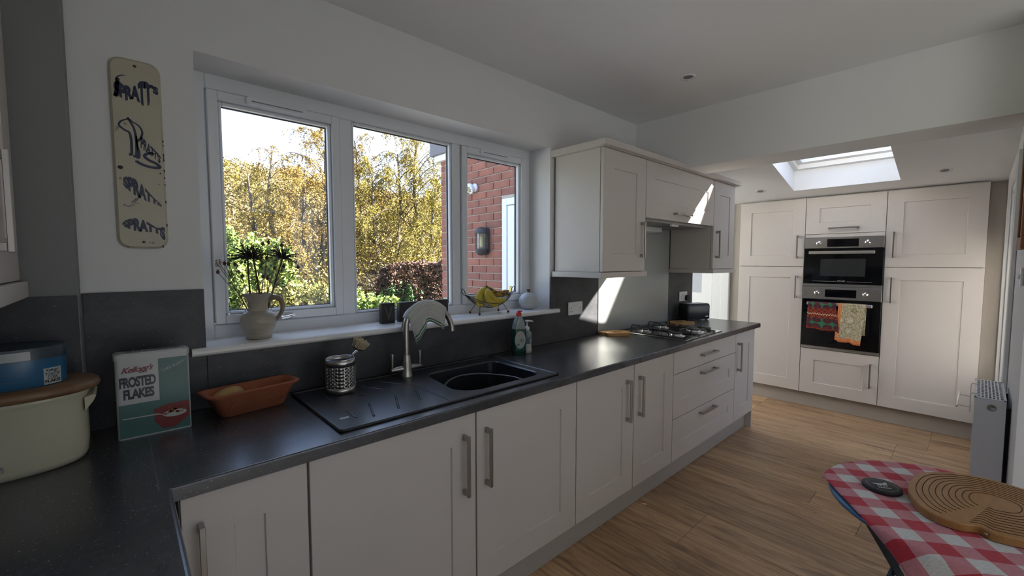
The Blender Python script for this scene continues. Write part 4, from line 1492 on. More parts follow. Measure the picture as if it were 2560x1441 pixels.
# ------------------------------------------------------------------ enamel plaque with its lettering
def plaque():
    x0, x1, z0, z1 = 0.090, 0.218, 1.488, 2.096
    r = thing('enamel_plaque', 'tall cream enamel advertising plaque with dark blue animal lettering on the white wall', 'plaque', ((x0 + x1) / 2, -0.006, z0))
    cream = mat('cream_plaque_enamel', (0.50, 0.46, 0.35), 0.3, var=0.04, vscale=10)
    navy = mat('navy_enamel_print', (0.010, 0.016, 0.055), 0.35)
    q = MB()
    n = 6
    outer = rrect(x0, x1, z0, z1, 0.032, n)
    inner = rrect(x0 + 0.006, x1 - 0.006, z0 + 0.006, z1 - 0.006, 0.027, n)
    k = len(outer)
    vs = [(a, -0.0008, b) for a, b in outer] + [(a, -0.007, b) for a, b in outer] + [(a, -0.0125, b) for a, b in inner]
    fs = [(i, (i + 1) % k, k + (i + 1) % k, k + i) for i in range(k)] + [(k + i, k + (i + 1) % k, 2 * k + (i + 1) % k, 2 * k + i) for i in range(k)]
    fs += [list(range(2 * k, 3 * k)), list(range(k))[::-1]]
    q.add(vs, fs)
    q.build('plate', cream, r, fix=True)
    Y = -0.0131
    def P(a, b):
        return (x0 + a * (x1 - x0), Y, z0 + b * (z1 - z0))
    def stroke(q, pts, w, wend=None):
        """flat ribbon along 2-D points, widths w (list or number) in plate units of x"""
        S = spline([(a, b * 4.75, 0) for a, b in pts], 5)
        m = len(S)
        rows = []
        for i, s in enumerate(S):
            d = (S[min(i + 1, m - 1)] - S[max(i - 1, 0)]).normalized()
            nn = Vector((-d.y, d.x, 0))
            t = i / (m - 1)
            ww = w[0] + (w[1] - w[0]) * t if isinstance(w, tuple) else w
            ww *= 1.25
            rows.append([P((s + nn * ww / 2).x, (s + nn * ww / 2).y / 4.75), P((s - nn * ww / 2).x, (s - nn * ww / 2).y / 4.75)])
        q.grid(rows, smooth=False)
    def interp(tab, u):
        for (a, b), (c, d) in zip(tab[:-1], tab[1:]):
            if u <= c:
                return b + (d - b) * (u - a) / (c - a + 1e-9)
        return tab[-1][1]
    # dog: letters stand as body and legs, tall double T as ears
    q = MB()
    hi = [(0, .865), (.10, .878), (.2, .862), (.35, .858), (.5, .868), (.58, .895), (.62, .905), (.68, .898), (.74, .905), (.8, .888), (.9, .885), (1, .878)]
    lo = [(0, .785), (.12, .790), (.25, .775), (.4, .790), (.55, .780), (.62, .765), (.72, .768), (.78, .775), (.82, .845), (.9, .842), (1, .835)]
    q.text('spratts', lambda u, v: P(.08 + .86 * u, interp(lo, u) + (interp(hi, u) - interp(lo, u)) * v))
    stroke(q, [(.13, .872), (.17, .893), (.27, .906), (.33, .905)], (.035, .005))
    stroke(q, [(.09, .79), (.13, .81), (.15, .85), (.17, .885)], .055)
    q.build('lettering', navy, r)
    # cat: outline strokes with slanting letters and an S for the tail
    q = MB()
    stroke(q, [(.31, .690), (.40, .672), (.52, .655), (.58, .625), (.54, .590), (.46, .570)], (.02, .045))
    stroke(q, [(.31, .690), (.42, .640), (.45, .590), (.455, .540), (.44, .495), (.38, .492)], (.035, .05))
    stroke(q, [(.46, .60), (.47, .55), (.50, .515), (.49, .488), (.44, .486)], (.03, .05))
    stroke(q, [(.22, .672), (.17, .662), (.14, .645), (.19, .632), (.25, .622), (.33, .612), (.36, .575), (.36, .53), (.35, .50), (.30, .498)], (.03, .05))
    stroke(q, [(.31, .682), (.27, .678), (.22, .672)], .025)
    stroke(q, [(.24, .656), (.28, .654)], .018)
    for k in range(3):
        stroke(q, [(.15, .640 - k * .004), (.06, .632 - k * .012)], .007)
    q.text('pratts', lambda u, v: P(.53 + .38 * u + .02 * v, .585 - .075 * u - .012 * u * u + (.060 - .022 * u) * (v - .5) * 1.1 - .012))
    stroke(q, [(.80, .515), (.70, .518), (.60, .500), (.68, .480), (.82, .466), (.90, .448), (.78, .442), (.60, .448), (.46, .462), (.44, .470)], .055)
    q.build('lettering', navy, r)
    # bird
    q = MB()
    th = [(0, .040), (.08, .066), (.25, .092), (.45, .088), (.62, .062), (.75, .036), (.85, .026), (1, .012)]
    def bird(u, v):
        a = .16 + .74 * u
        c = .352 - .085 * u - .03 * u * u + .004 * math.sin(u * 6)
        return P(a, c + (v - .5) * interp(th, u))
    q.text('spratts2', bird)
    stroke(q, [(.14, .372), (.10, .366), (.13, .362)], .012)
    stroke(q, [(.45, .275), (.36, .245)], .014)
    stroke(q, [(.40, .268), (.30, .243)], .014)
    stroke(q, [(.15, .232), (.25, .228), (.36, .240), (.44, .243)], .008)
    stroke(q, [(.15, .232), (.16, .224), (.25, .222), (.36, .230)], .008)
    q.build('lettering', navy, r)
    # fish
    q = MB()
    th = [(0, .010), (.1, .046), (.28, .070), (.45, .070), (.62, .052), (.76, .032), (.84, .036), (.93, .068), (1, .085)]
    q.text('spratts2', lambda u, v: P(.10 + .84 * u, .128 - .050 * u + .018 * math.sin(u * 3.1) + (v - .5) * interp(th, u)))
    q.build('lettering', navy, r)
    q = MB()
    for a, b, s, t in ((.125, .425, .055, .010), (.90, .414, .022, .004), (.86, .352, .014, .003)):
        q.prism([(a + s * math.cos(i * .7854), b + t * math.sin(i * .7854)) for i in range(8)], -0.0128, -0.0132, lambda a_, b_, h: (P(a_, b_)[0], h, P(a_, b_)[2]))
    rr = random.Random(5)
    for i in range(16):
        a, b = (.985, rr.uniform(.12, .62)) if i < 11 else (rr.uniform(.2, .9), .012)
        q.ball((P(a, b)[0], -0.0095, P(a, b)[2]), (0.0022, 0.0022, rr.uniform(.002, .005)), 6, 4)
    q.text('num', lambda u, v: P(.60 + .12 * u, .026 + .010 * v))
    q.build('chipped_patches', mat('rust_chip', (0.02, 0.018, 0.03), 0.7), r, kind='stuff')
    for b in (.965, .034):
        a = P(.5, b)
        q = MB()
        q.T = Matrix.Translation((a[0], -0.0128, a[2])) @ Matrix.Rotation(R(90), 4, 'X')
        q.lathe([(0.0042, 0.0), (0.0035, 0.0018), (0.0, 0.0024)], n=12)
        q.build('screw', mat('screw_brown', (0.10, 0.07, 0.05), 0.4, 0.6), r)
plaque()

# ------------------------------------------------------------------ jug of dried flowers
JX, JY, SZ = 0.497, 0.072, 1.135
def jug():
    r = thing('stoneware_jug', 'pale stoneware jug on the window sill holding dried seed heads', 'jug', (JX, JY, SZ))
    m = mat('pale_stoneware', (0.40, 0.36, 0.29), 0.45, var=0.06, vscale=5, stretch=(1, 1, 14), bump=0.05, bscale=10)
    prof = [(0.040, 0.0), (0.0465, 0.002), (0.047, 0.010), (0.0445, 0.014), (0.052, 0.030), (0.061, 0.048), (0.066, 0.068), (0.064, 0.086), (0.055, 0.101), (0.043, 0.109), (0.0365, 0.113),
            (0.0345, 0.120), (0.0345, 0.135), (0.038, 0.152), (0.0455, 0.168), (0.0515, 0.178), (0.0525, 0.181), (0.0505, 0.181), (0.044, 0.168), (0.035, 0.150), (0.0315, 0.13), (0.033, 0.11), (0.055, 0.08), (0.03, 0.012), (0.0, 0.010)]
    # thrown rings on the belly
    fine = []
    for (a, b), (c, d) in zip(prof[:-1], prof[1:]):
        for i in range(3):
            t = i / 3
            z = b + (d - b) * t
            fine.append((a + (c - a) * t + (0.00035 * math.sin(z * 900) if 0.02 < z < 0.1 else 0), z))
    fine.append(prof[-1])
    MB().lathe(fine, (JX, JY, SZ), 48).build('body', m, r)
    q = MB()
    d = Vector((0.92, -0.39, 0))
    def pt(o, z):
        return Vector((JX, JY, SZ + z)) + d * o
    pts = spline([pt(0.036, 0.150), pt(0.052, 0.163), pt(0.074, 0.160), pt(0.087, 0.140), pt(0.086, 0.112), pt(0.075, 0.088), pt(0.062, 0.070), pt(0.058, 0.060)], 5)
    q.tube(pts, [0.0068 + 0.002 * math.cos(i / len(pts) * 3) for i in range(len(pts))], 12, flat=1.25)
    q.build('handle', mat('handle_brown_glaze', (0.24, 0.185, 0.13), 0.35), r)
jug()
m_dry = mat('dried_stem', (0.075, 0.035, 0.018), 0.8, var=0.3, vscale=30)
m_head = mat('dried_allium', (0.035, 0.024, 0.018), 0.85)
def allium(base, head, rad, seed, label, nsp=85):
    r = thing('dried_allium', label, 'dried flower', base, 0, 'dried allium heads in the stoneware jug')
    rr = random.Random(seed)
    base, head = Vector(base), Vector(head)
    mid = (base + head) / 2 + Vector((rr.uniform(-.006, .006), rr.uniform(-.004, .004), 0))
    q = MB()
    q.tube(spline([base, mid, head], 5), [0.0042, 0.004, 0.0038, 0.0036, 0.0035, 0.0034, 0.0033, 0.0032, 0.003, 0.003, 0.003], 8)
    q.build('stem', m_dry, r)
    ax = (head - base).normalized()
    q = MB()
    q.ball(head, 0.006, 10, 8)
    for i in range(nsp):
        while True:
            d = Vector((rr.gauss(0, 1), rr.gauss(0, 1), rr.gauss(0, 1))).normalized()
            if d.dot(ax) > -0.35:
                break
        L = rad * rr.uniform(0.72, 1.05)
        e = head + d * L
        e.z -= 0.006 * rr.random()
        q.tube([head, head + d * L * 0.55 + Vector((0, 0, 0.003)), e], [0.0013, 0.0011, 0.0009], 4)
        if rr.random() < 0.75:
            w = d.orthogonal().normalized()
            for k in range(rr.choice((2, 3))):
                a = rr.random() * 6.28
                t = (w * math.cos(a) + d.cross(w) * math.sin(a)) * 0.6 + d * 0.5
                q.tube([e, e + t * 0.008], [0.0014, 0.0008], 4)
    q.build('seed_head', m_head, r)
allium((0.487, 0.082, 1.155), (0.468, 0.080, 1.461), 0.062, 1, 'dried allium with the large left-hand spiky head')
allium((0.512, 0.062, 1.155), (0.484, 0.060, 1.458), 0.058, 2, 'dried allium crossing behind the left-hand spiky head', 70)
allium((0.508, 0.075, 1.155), (0.591, 0.065, 1.459), 0.060, 3, 'dried allium with the right-hand spiky head leaning outwards')
def nigella(seed, tips, label, pale=False):
    r = thing('dried_seed_stem', label, 'dried flower', (JX, JY, 1.16), 0, 'thin dried seed stems in the stoneware jug')
    rr = random.Random(seed)
    q, h = MB(), MB()
    b = Vector((JX + rr.uniform(-.02, .02), JY + rr.uniform(-.02, .02), 1.165))
    for tx, tz in tips:
        t = Vector((tx, 0.06 + rr.uniform(-.02, .02), tz))
        m1 = b.lerp(t, .55) + Vector((rr.uniform(-.008, .008), 0, 0.012))
        q.tube(spline([b, m1, t], 5), 0.0012, 5)
        if pale:
            for k in range(9):
                d = Vector((rr.gauss(0, 1), rr.gauss(0, 1), rr.gauss(0, 1))).normalized() * 0.008
                h.ball(t + d, 0.0032, 6, 4)
        else:
            h.ball(t, (0.0062, 0.0062, 0.0078), 10, 8)
            for k in range(5):
                a = k * 1.2566
                h.tube([t + Vector((0, 0, 0.006)), t + Vector((0.005 * math.cos(a), 0.005 * math.sin(a), 0.012))], [0.0008, 0.0004], 4)
    q.build('stem', mat('thin_dry_stem', (0.16, 0.11, 0.05), 0.8), r)
    h.build('seed_pod', mat('pale_floret', (0.36, 0.27, 0.18), 0.8) if pale else mat('seed_pod_brown', (0.085, 0.045, 0.028), 0.7), r)
nigella(11, [(0.371, 1.444), (0.366, 1.432)], 'dried stem with pale florets reaching over the left window frame', True)
nigella(12, [(0.388, 1.437), (0.397, 1.435), (0.420, 1.433)], 'dried stem with brown pods low on the left side')
nigella(13, [(0.366, 1.404), (0.442, 1.388)], 'dried stem with the lowest left brown pods')
nigella(14, [(0.541, 1.523), (0.517, 1.514)], 'dried stem with the highest round brown pod')
nigella(15, [(0.533, 1.458), (0.520, 1.384), (0.535, 1.377)], 'dried stem with brown pods between the two large heads')
nigella(16, [(0.592, 1.425), (0.558, 1.417)], 'dried stem with brown pods below the right-hand head')
nigella(17, [(0.593, 1.513), (0.651, 1.42)], 'dried stem with a pod above the right-hand head')

# ------------------------------------------------------------------ wooden printing blocks
m_blk = mat('dark_printing_block', (0.022, 0.019, 0.018), 0.5, var=0.3, vscale=12)
def block(x0, x1, y0, y1, h, label, letter=None):
    r = thing('printing_block', label, 'printing block', ((x0 + x1) / 2, (y0 + y1) / 2, SZ), 0, 'dark printing blocks on the window sill')
    b = MB().box(x0, x1, y0, y1, SZ, SZ + h, 0.0015).build('block', m_blk, r)
    if letter:
        q = MB()
        v, f, asp = TXT[letter]
        pts = [(x0 + 0.012 + u * (x1 - x0 - 0.024), SZ + 0.016 + w * (h - 0.032)) for u, w in v]
        n = len(pts)
        q.add([(a, y0 - 0.003, c) for a, c in pts] + [(a, y0 + 0.001, c) for a, c in pts], f)
        q.build('letter', mat('block_letter', (0.075, 0.070, 0.068), 0.45), r)
block(1.036, 1.107, 0.095, 0.125, 0.102, 'dark printing block with a raised letter V', 'v')
block(1.134, 1.246, 0.098, 0.128, 0.100, 'dark printing block half hidden behind the dishcloth')
block(1.340, 1.430, 0.098, 0.128, 0.100, 'dark printing block nearest the wire fruit bowl')

# ------------------------------------------------------------------ wire fruit bowl with bananas
FX, FY = 1.715, 0.085
def fruit_bowl():
    r = thing('wire_fruit_bowl', 'black wire fruit bowl with red ball feet on the sill', 'fruit bowl', (FX, FY, SZ), R(-4))
    m = mat('black_wire', (0.012, 0.011, 0.013), 0.35)
    T = WORLD[r]
    def L(x, y, z):
        return T @ Vector((x, y, z))
    hx = 0.165
    def boat(u, v):
        """u along -1..1, v across -1..1"""
        x = u * hx
        wdt = 0.072 * (1 - abs(u) ** 2.2) + 0.006
        zb = 0.034 + 0.082 * abs(u) ** 2.0
        top = 0.030 * (1 - abs(u) ** 2)
        return L(x, v * wdt, zb + top * (abs(v) ** 2))
    q = MB()
    for v in (-1, -0.72, -0.44, -0.15, 0.15, 0.44, 0.72, 1):
        q.tube([boat(-1 + 2 * i / 24, v) for i in range(25)], 0.0021 if abs(v) == 1 else 0.0016, 6)
    for u in (-0.55, 0.55):
        q.tube([boat(u, -1 + 2 * i / 10) for i in range(11)], 0.0016, 6)
    for s in (-1, 1):
        c = boat(s, 0)
        q.tube([c + Vector((s * (0.008 + 0.008 * (1 - math.cos(t))), 0.013 * math.sin(t), 0.020 * (1 - math.cos(t)) - 0.002)) for t in (i * 2 * math.pi / 18 for i in range(18))], 0.0021, 6, closed=True)
    q.build('wire_frame', m, r)
    for sx in (-1, 1):
        for sy in (-1, 1):
            q = MB()
            a, b = boat(sx * 0.5, sy * 0.4), L(sx * 0.105, sy * 0.05, 0.0075)
            q.tube([a, b], 0.0018, 6)
            lg = q.build('leg', m, r)
            MB().ball(b, 0.0075, 12, 8).build('foot', mat('dark_red_bead', (0.16, 0.012, 0.012), 0.3), lg)
fruit_bowl()
def banana(pts, rad, m, label, nm='banana'):
    r = thing(nm, label, 'banana', tuple(pts[len(pts) // 2]), 0, 'bananas in the wire fruit bowl')
    S = spline(pts, 7)
    n = len(S)
    q = MB()
    rs = []
    for i in range(n):
        t = i / (n - 1)
        rs.append(rad * (0.30 + 0.70 * min(1, t / 0.16) ** 0.7) * (1 if t < 0.84 else max(0.28, 1 - ((t - 0.84) / 0.16) ** 1.6 * 0.72)))
    q.tube(S, rs, 7)
    q.build('skin', m, r)
    q = MB()
    q.tube([S[0] + (S[0] - S[1]).normalized() * 0.016, S[0] + (S[0] - S[2]).normalized() * 0.004, S[1]], [rad * 0.26, rad * 0.26, rad * 0.34], 6)
    q.build('stalk', mat('banana_stalk', (0.16, 0.17, 0.03), 0.6), r)
    q = MB()
    q.tube([S[-1] - (S[-1] - S[-2]) * 0.3, S[-1] + (S[-1] - S[-2]).normalized() * 0.005], [rad * 0.30, rad * 0.2], 6)
    q.build('tip', mat('banana_tip', (0.02, 0.015, 0.01), 0.7), r)
my = mat('banana_yellow', (0.50, 0.38, 0.035), 0.5, var=0.12, vscale=18)
m_spot = mat('banana_overripe', (0.36, 0.22, 0.03), 0.5)
t, p = nodes_of(m_spot)
tcn = t.nodes.new('ShaderNodeTexCoord')
mpn = t.nodes.new('ShaderNodeMapping')
mpn.inputs['Scale'].default_value = (0.6, 1.6, 1.6)
t.links.new(tcn.outputs['Object'], mpn.inputs[0])
nz = t.nodes.new('ShaderNodeTexNoise')
nz.inputs['Scale'].default_value = 75
nz.inputs['Detail'].default_value = 4
t.links.new(mpn.outputs[0], nz.inputs['Vector'])
rp = ramp(t, [(0.46, (0.36, 0.22, 0.03)), (0.60, (0.03, 0.014, 0.006))])
t.links.new(nz.outputs['Fac'], rp.inputs[0])
t.links.new(rp.outputs[0], p.inputs['Base Color'])
SB = Vector((1.692, 0.088, 1.292))
def B(*o):
    return [SB + Vector(v) for v in o]
banana(B((0, 0, -.004), (-.036, -.004, -.026), (-.062, -.010, -.060), (-.060, -.014, -.090), (-.035, -.014, -.108)), 0.0200, my, 'yellow banana curving down at the left of the bunch')
banana(B((0.002, -.012, -.010), (-.020, -.032, -.042), (-.018, -.046, -.076), (.012, -.050, -.096), (.055, -.048, -.100)), 0.0195, my, 'yellow banana at the front left of the bunch')
banana(B((0.008, -.010, -.012), (.006, -.028, -.046), (.030, -.040, -.074), (.075, -.042, -.086), (.125, -.036, -.078)), 0.0195, my, 'yellow banana lying along the front of the bowl')
banana(B((0.002, .010, -.010), (.004, .022, -.056), (.040, .024, -.090), (.100, .020, -.090)), 0.0185, my, 'yellow banana deep inside the bowl')
banana(B((0.010, 0, -.002), (.045, .002, -.030), (.095, .000, -.046), (.140, -.004, -.044), (.172, -.006, -.030)), 0.0205, m_spot, 'brown-spotted ripe banana on top of the bunch')

# ------------------------------------------------------------------ small round bottle vase
r = thing('bottle_vase', 'small round grey-white stoneware vase at the right end of the sill', 'vase', (2.045, 0.085, SZ))
q = MB()
q.lathe([(0.030, 0.0), (0.034, 0.002), (0.050, 0.014), (0.062, 0.036), (0.0645, 0.052), (0.060, 0.072), (0.046, 0.092), (0.026, 0.105), (0.014, 0.109)], (2.045, 0.085, SZ), 40)
q.build('body', mat('speckled_white_glaze', (0.44, 0.46, 0.46), 0.3, var=0.12, vscale=4, stretch=(1, 1, 16)), r)
q = MB()
q.lathe([(0.014, 0.1085), (0.0095, 0.115), (0.0095, 0.120), (0.0125, 0.126), (0.0135, 0.129), (0.0105, 0.129), (0.007, 0.12)], (2.045, 0.085, SZ), 24)
q.build('neck', mat('vase_neck_brown', (0.10, 0.045, 0.045), 0.4), r)
# ------------------------------------------------------------------ washing-up liquid and hand soap
def bottles():
    cx, cy, z = 1.765, -0.118, 0.9105
    r = thing('washing_up_bottle', 'green washing-up liquid bottle with a red cap', 'bottle', (cx, cy, z), R(-25))
    m_liq = mat('green_liquid', (0.006, 0.05, 0.035), 0.12, spec=0.6)
    m_clear = mat('clear_plastic_grey', (0.20, 0.25, 0.25), 0.12, spec=0.6)
    q = MB()
    def ring(w, d, h):
        return [tuple(WORLD[r] @ Vector((a, b, h))) for a, b in rrect(-w, w, -d, d, min(w, d) * 0.85, 5)]
    prof = [(0.038, 0.024, 0.0), (0.042, 0.027, 0.004), (0.043, 0.028, 0.04), (0.040, 0.027, 0.085), (0.042, 0.027, 0.130), (0.040, 0.026, 0.150)]
    rings = [ring(*p_) for p_ in prof]
    q.grid(rings, wrap=True)
    q.add(rings[0], [list(range(len(rings[0])))[::-1]])
    q.build('body', m_liq, r)
    q = MB()
    rings = [ring(*p_) for p_ in ((0.040, 0.026, 0.150), (0.034, 0.024, 0.180), (0.024, 0.020, 0.208), (0.016, 0.016, 0.222), (0.014, 0.014, 0.226))]
    q.grid(rings, wrap=True)
    q.build('shoulder', m_clear, r)
    q = MB()
    q.lathe([(0.016, 0.224), (0.016, 0.240), (0.013, 0.243), (0.008, 0.244), (0.008, 0.252), (0.0, 0.252)], (cx, cy, z), 20)
    q.T = WORLD[r]
    q.box(-0.004, 0.020, -0.007, 0.007, 0.246, 0.253, 0.002)
    q.build('cap', mat('red_plastic', (0.55, 0.02, 0.018), 0.3), r)
    q = MB()
    q.T = WORLD[r]
    pts = [(0.032 * math.cos(t), 0.088 + 0.050 * math.sin(t)) for t in (i * math.pi / 14 for i in range(28))]
    q.prism(pts, -0.0275, -0.0292, lambda a, b, h: (a, h, b))
    lb = q.build('label', mat('pale_bottle_label', (0.36, 0.42, 0.40), 0.4), r)
    q = MB()
    q.T = WORLD[r]
    s = 0.013
    q.prism([(0.006, 0.113 - s), (0.006 + s, 0.113), (0.006, 0.113 + s), (0.006 - s, 0.113)], -0.0293, -0.0296, lambda a, b, h: (a, h, b))
    q.build('hazard_edge', mat('label_red', (0.45, 0.04, 0.03), 0.4), lb)
    q = MB()
    q.T = WORLD[r]
    s = 0.010
    q.prism([(0.006, 0.113 - s), (0.006 + s, 0.113), (0.006, 0.113 + s), (0.006 - s, 0.113)], -0.0297, -0.0299, lambda a, b, h: (a, h, b))
    q.build('hazard_field', mat('label_white', (0.6, 0.6, 0.58), 0.4), lb)
    q = MB()
    q.T = WORLD[r]
    q.prism([(0.0045, 0.109), (0.0075, 0.109), (0.0075, 0.119), (0.0045, 0.119)], -0.0299, -0.0301, lambda a, b, h: (a, h, b))
    for k in range(3):
        q.prism([(-0.004, 0.088 - k * 0.006), (0.020, 0.088 - k * 0.006), (0.020, 0.0905 - k * 0.006), (-0.004, 0.0905 - k * 0.006)], -0.0293, -0.0295, lambda a, b, h: (a, h, b))
    for k in range(7):
        a = -0.020 + k * 0.0024
        q.prism([(a, 0.054), (a + 0.0013, 0.054), (a + 0.0013, 0.068), (a, 0.068)], -0.0293, -0.0295, lambda a, b, h: (a, h, b))
    q.build('label_print', mat('label_green_print', (0.02, 0.06, 0.045), 0.4), lb)
    # pump soap
    cx, cy = 1.838, -0.112
    r = thing('soap_dispenser', 'clear pump bottle with white soap beside the green bottle', 'soap dispenser', (cx, cy, z))
    q = MB()
    q.lathe([(0.024, 0.0), (0.0275, 0.003), (0.028, 0.02), (0.0245, 0.05), (0.0265, 0.075), (0.0268, 0.08)], (cx, cy, z), 28)
    q.build('soap', mat('white_soap', (0.50, 0.50, 0.46), 0.3), r)
    q = MB()
    q.lathe([(0.0268, 0.08), (0.0275, 0.105), (0.0255, 0.120), (0.015, 0.129), (0.013, 0.134)], (cx, cy, z), 28)
    q.build('body', m_clear, r)
    q = MB()
    q.lathe([(0.0145, 0.133), (0.0145, 0.150), (0.009, 0.152), (0.005, 0.156), (0.005, 0.180), (0.011, 0.182), (0.011, 0.190), (0.0, 0.191)], (cx, cy, z), 20)
    q.tube([(cx, cy, z + 0.186), (cx + 0.015, cy - 0.012, z + 0.187), (cx + 0.028, cy - 0.022, z + 0.182)], [0.0055, 0.005, 0.0035], 10)
    q.build('pump', mat('white_pump_plastic', (0.62, 0.64, 0.64), 0.3), r)
    q = MB()
    q.grid([[(cx + 0.0272 * math.cos(t), cy + 0.0272 * math.sin(t), z + h) for t in (R(195 + i * 10) for i in range(9))] for h in (0.055, 0.098)])
    q.build('label', mat('soap_label', (0.09, 0.15, 0.17), 0.4, var=0.4, vscale=60), r)
bottles()

# ------------------------------------------------------------------ sockets
def socket(xc, zc_, label):
    r = thing('wall_socket', label, 'socket', (xc, -0.0125, zc_ - 0.045), 0, 'white double wall sockets')
    Y = -0.0125
    MB().box(xc - 0.076, xc + 0.076, Y - 0.011, Y, zc_ - 0.045, zc_ + 0.045, 0.004).build('faceplate', m_gloss, r)
    q = MB()
    for s in (-1, 1):
        c = xc + s * 0.045
        q.box(c - 0.002, c + 0.002, Y - 0.0114, Y - 0.010, zc_ - 0.002, zc_ + 0.008)
        for k in (-1, 1):
            q.box(c + k * 0.011 - 0.003, c + k * 0.011 + 0.003, Y - 0.0114, Y - 0.010, zc_ - 0.020, zc_ - 0.016)
    q.build('pin_holes', m_black, r)
    for s in (-1, 1):
        c = xc + s * 0.016
        MB().box(c - 0.006, c + 0.006, Y - 0.0145, Y - 0.010, zc_ + 0.013, zc_ + 0.032, 0.0015).build('switch', m_gloss, r)
    return r
socket(2.396, 1.122, 'white double socket on the slate splashback left of the hob')
socket(3.985, 1.117, 'white double socket on the slate splashback above the toaster')
r = thing('plug', 'black plug with cable in the socket above the toaster', 'plug', (4.03, -0.024, 1.08))
q = MB()
q.box(4.008, 4.052, -0.056, -0.0245, 1.078, 1.128, 0.008)
q.build('plug_body', m_black, r)
q = MB()
q.tube(spline([(4.03, -0.045, 1.080), (4.03, -0.055, 1.02), (3.96, -0.04, 0.95), (3.87, -0.035, 0.955), (3.85, -0.045, 0.925), (3.90, -0.05, 0.915), (3.93, -0.07, 0.93)], 6), 0.0032, 6)
q.build('cable', m_black, r)
socket_sw = thing('light_switch', 'pale light switch on the right wall below the wooden frame', 'switch', (3.20, -2.03, 1.33))
MB().box(3.16, 3.245, -2.0295, -2.019, 1.33, 1.415, 0.003).build('faceplate', m_gloss, socket_sw)
MB().box(3.195, 3.21, -2.0195, -2.012, 1.362, 1.384, 0.001).build('rocker', m_gloss, socket_sw)

# ------------------------------------------------------------------ gas hob
def hob():
    x0, x1, y0, y1, z = 2.872, 3.468, -0.582, -0.075, 0.9102
    r = thing('gas_hob', 'stainless steel gas hob with black pan supports', 'hob', ((x0 + x1) / 2, (y0 + y1) / 2, z))
    m_hob = mat('hob_steel', (0.50, 0.49, 0.47), 0.18, 1.0)
    MB().box(x0, x1, y0, y1, z, z + 0.006, 0.0025).build('hob_plate', m_hob, r)
    MB().box(x0 + 0.02, x1 - 0.09, y0 + 0.02, y1 - 0.02, z + 0.006, z + 0.0072, 0.0005).build('recess', mat('hob_recess', (0.10, 0.10, 0.10), 0.14, 0.9), r)
    B_ = [(x0 + 0.125, y0 + 0.135, 0.042), (x0 + 0.125, y1 - 0.125, 0.034), (x1 - 0.20, y0 + 0.130, 0.050), (x1 - 0.20, y1 - 0.125, 0.034), (x0 + 0.26, (y0 + y1) / 2, 0.026)]
    for bx, by, rr in B_[:4]:
        q = MB()
        q.lathe([(rr * 1.5, 0.0072), (rr * 1.42, 0.010), (rr * 1.05, 0.011), (rr, 0.013), (rr, 0.020), (rr * 0.95, 0.021)], (bx, by, z), 32)
        b = q.build('burner', m_chrome, r)
        q = MB()
        q.lathe([(rr * 0.93, 0.021), (rr * 0.93, 0.026), (rr * 0.85, 0.028), (0.0, 0.028)], (bx, by, z), 28)
        q.build('burner_cap', m_iron, b)
    # two cast pan supports
    for k in range(2):
        xa, xb = (x0 + 0.012, x0 + 0.244) if k == 0 else (x0 + 0.250, x1 - 0.082)
        q = MB()
        zt = z + 0.044
        q.tube([(a, b, z + 0.012) for a, b in rrect(xa, xb, y0 + 0.014, y1 - 0.014, 0.015, 3)], 0.0042, 6, closed=True)
        xc = (xa + xb) / 2
        for by in (y0 + 0.132, y1 - 0.125):
            for (ex, ey) in ((xa, by), (xb, by), (xc, by - 0.112), (xc, by + 0.112)):
                d = Vector((xc - ex, by - ey, 0)).normalized()
                e = Vector((ex, ey, z + 0.012))
                q.tube([e, e + Vector((0, 0, 0.026)), e + Vector((0, 0, 0.032)) + d * 0.006, Vector((ex, ey, zt)) + d * 0.075], 0.0042, 6)
        q.build('pan_support', m_iron, r)
    for k in range(4):
        q = MB()
        q.lathe([(0.019, 0.006), (0.019, 0.009), (0.0165, 0.011), (0.0155, 0.026), (0.014, 0.028), (0.0, 0.028)], (x1 - 0.045, y0 + 0.085 + k * 0.075, z), 22)
        q.build('knob', mat('hob_knob', (0.14, 0.14, 0.14), 0.3, 0.6), r)
hob()

# ------------------------------------------------------------------ animal-shaped wooden trivets
m_trivet = mat('beech_trivet', (0.46, 0.24, 0.075), 0.5, col2=(0.56, 0.32, 0.12), vscale=5, stretch=(2, 14, 2))
def trivet(pts, loc, rz, th, label, grooves):
    r = thing('wooden_trivet', label, 'trivet', loc, rz, 'curved wooden trivets by the hob')
    T = WORLD[r]
    S = spline([(a, b, 0) for a, b in pts] + [(pts[0][0], pts[0][1], 0)], 4)[:-1]
    q = MB()
    q.prism([(s.x, s.y) for s in S], 0.0, th, lambda a, b, h: tuple(T @ Vector((a, b, h))))
    q.build('board', m_trivet, r, fix=True)
    q = MB()
    for g in grooves:
        q.tube([T @ s for s in spline([(a, b, th) for a, b in g], 5)], 0.0014, 5)
    q.build('cut_line', mat('trivet_cut', (0.12, 0.055, 0.02), 0.7), r)
pig = [(-.115, .020), (-.100, .048), (-.060, .050), (-.045, .062), (.010, .070), (.070, .060), (.105, .030), (.110, -.010), (.095, -.045), (.05, -.062), (-.02, -.066), (-.065, -.060), (-.085, -.040), (-.075, -.018), (-.100, -.005)]
def spiral(k, s=1.0):
    return [(0.015 + s * (0.052 - 0.0028 * i) * math.cos(i * 0.5 + k), 0.002 + s * (0.040 - 0.0022 * i) * math.sin(i * 0.5 + k)) for i in range(15)]
trivet(pig, (2.735, -0.115, 0.9105), R(-32), 0.022, 'wooden animal-shaped trivet left of the gas hob', [spiral(0), spiral(3.1)])
trivet([(a * 1.0, b * 1.0) for a, b in pig], (3.60, -0.185, 0.9105), R(150), 0.022, 'wooden animal-shaped trivet behind the hob beside the toaster', [spiral(0.6), spiral(3.7)])

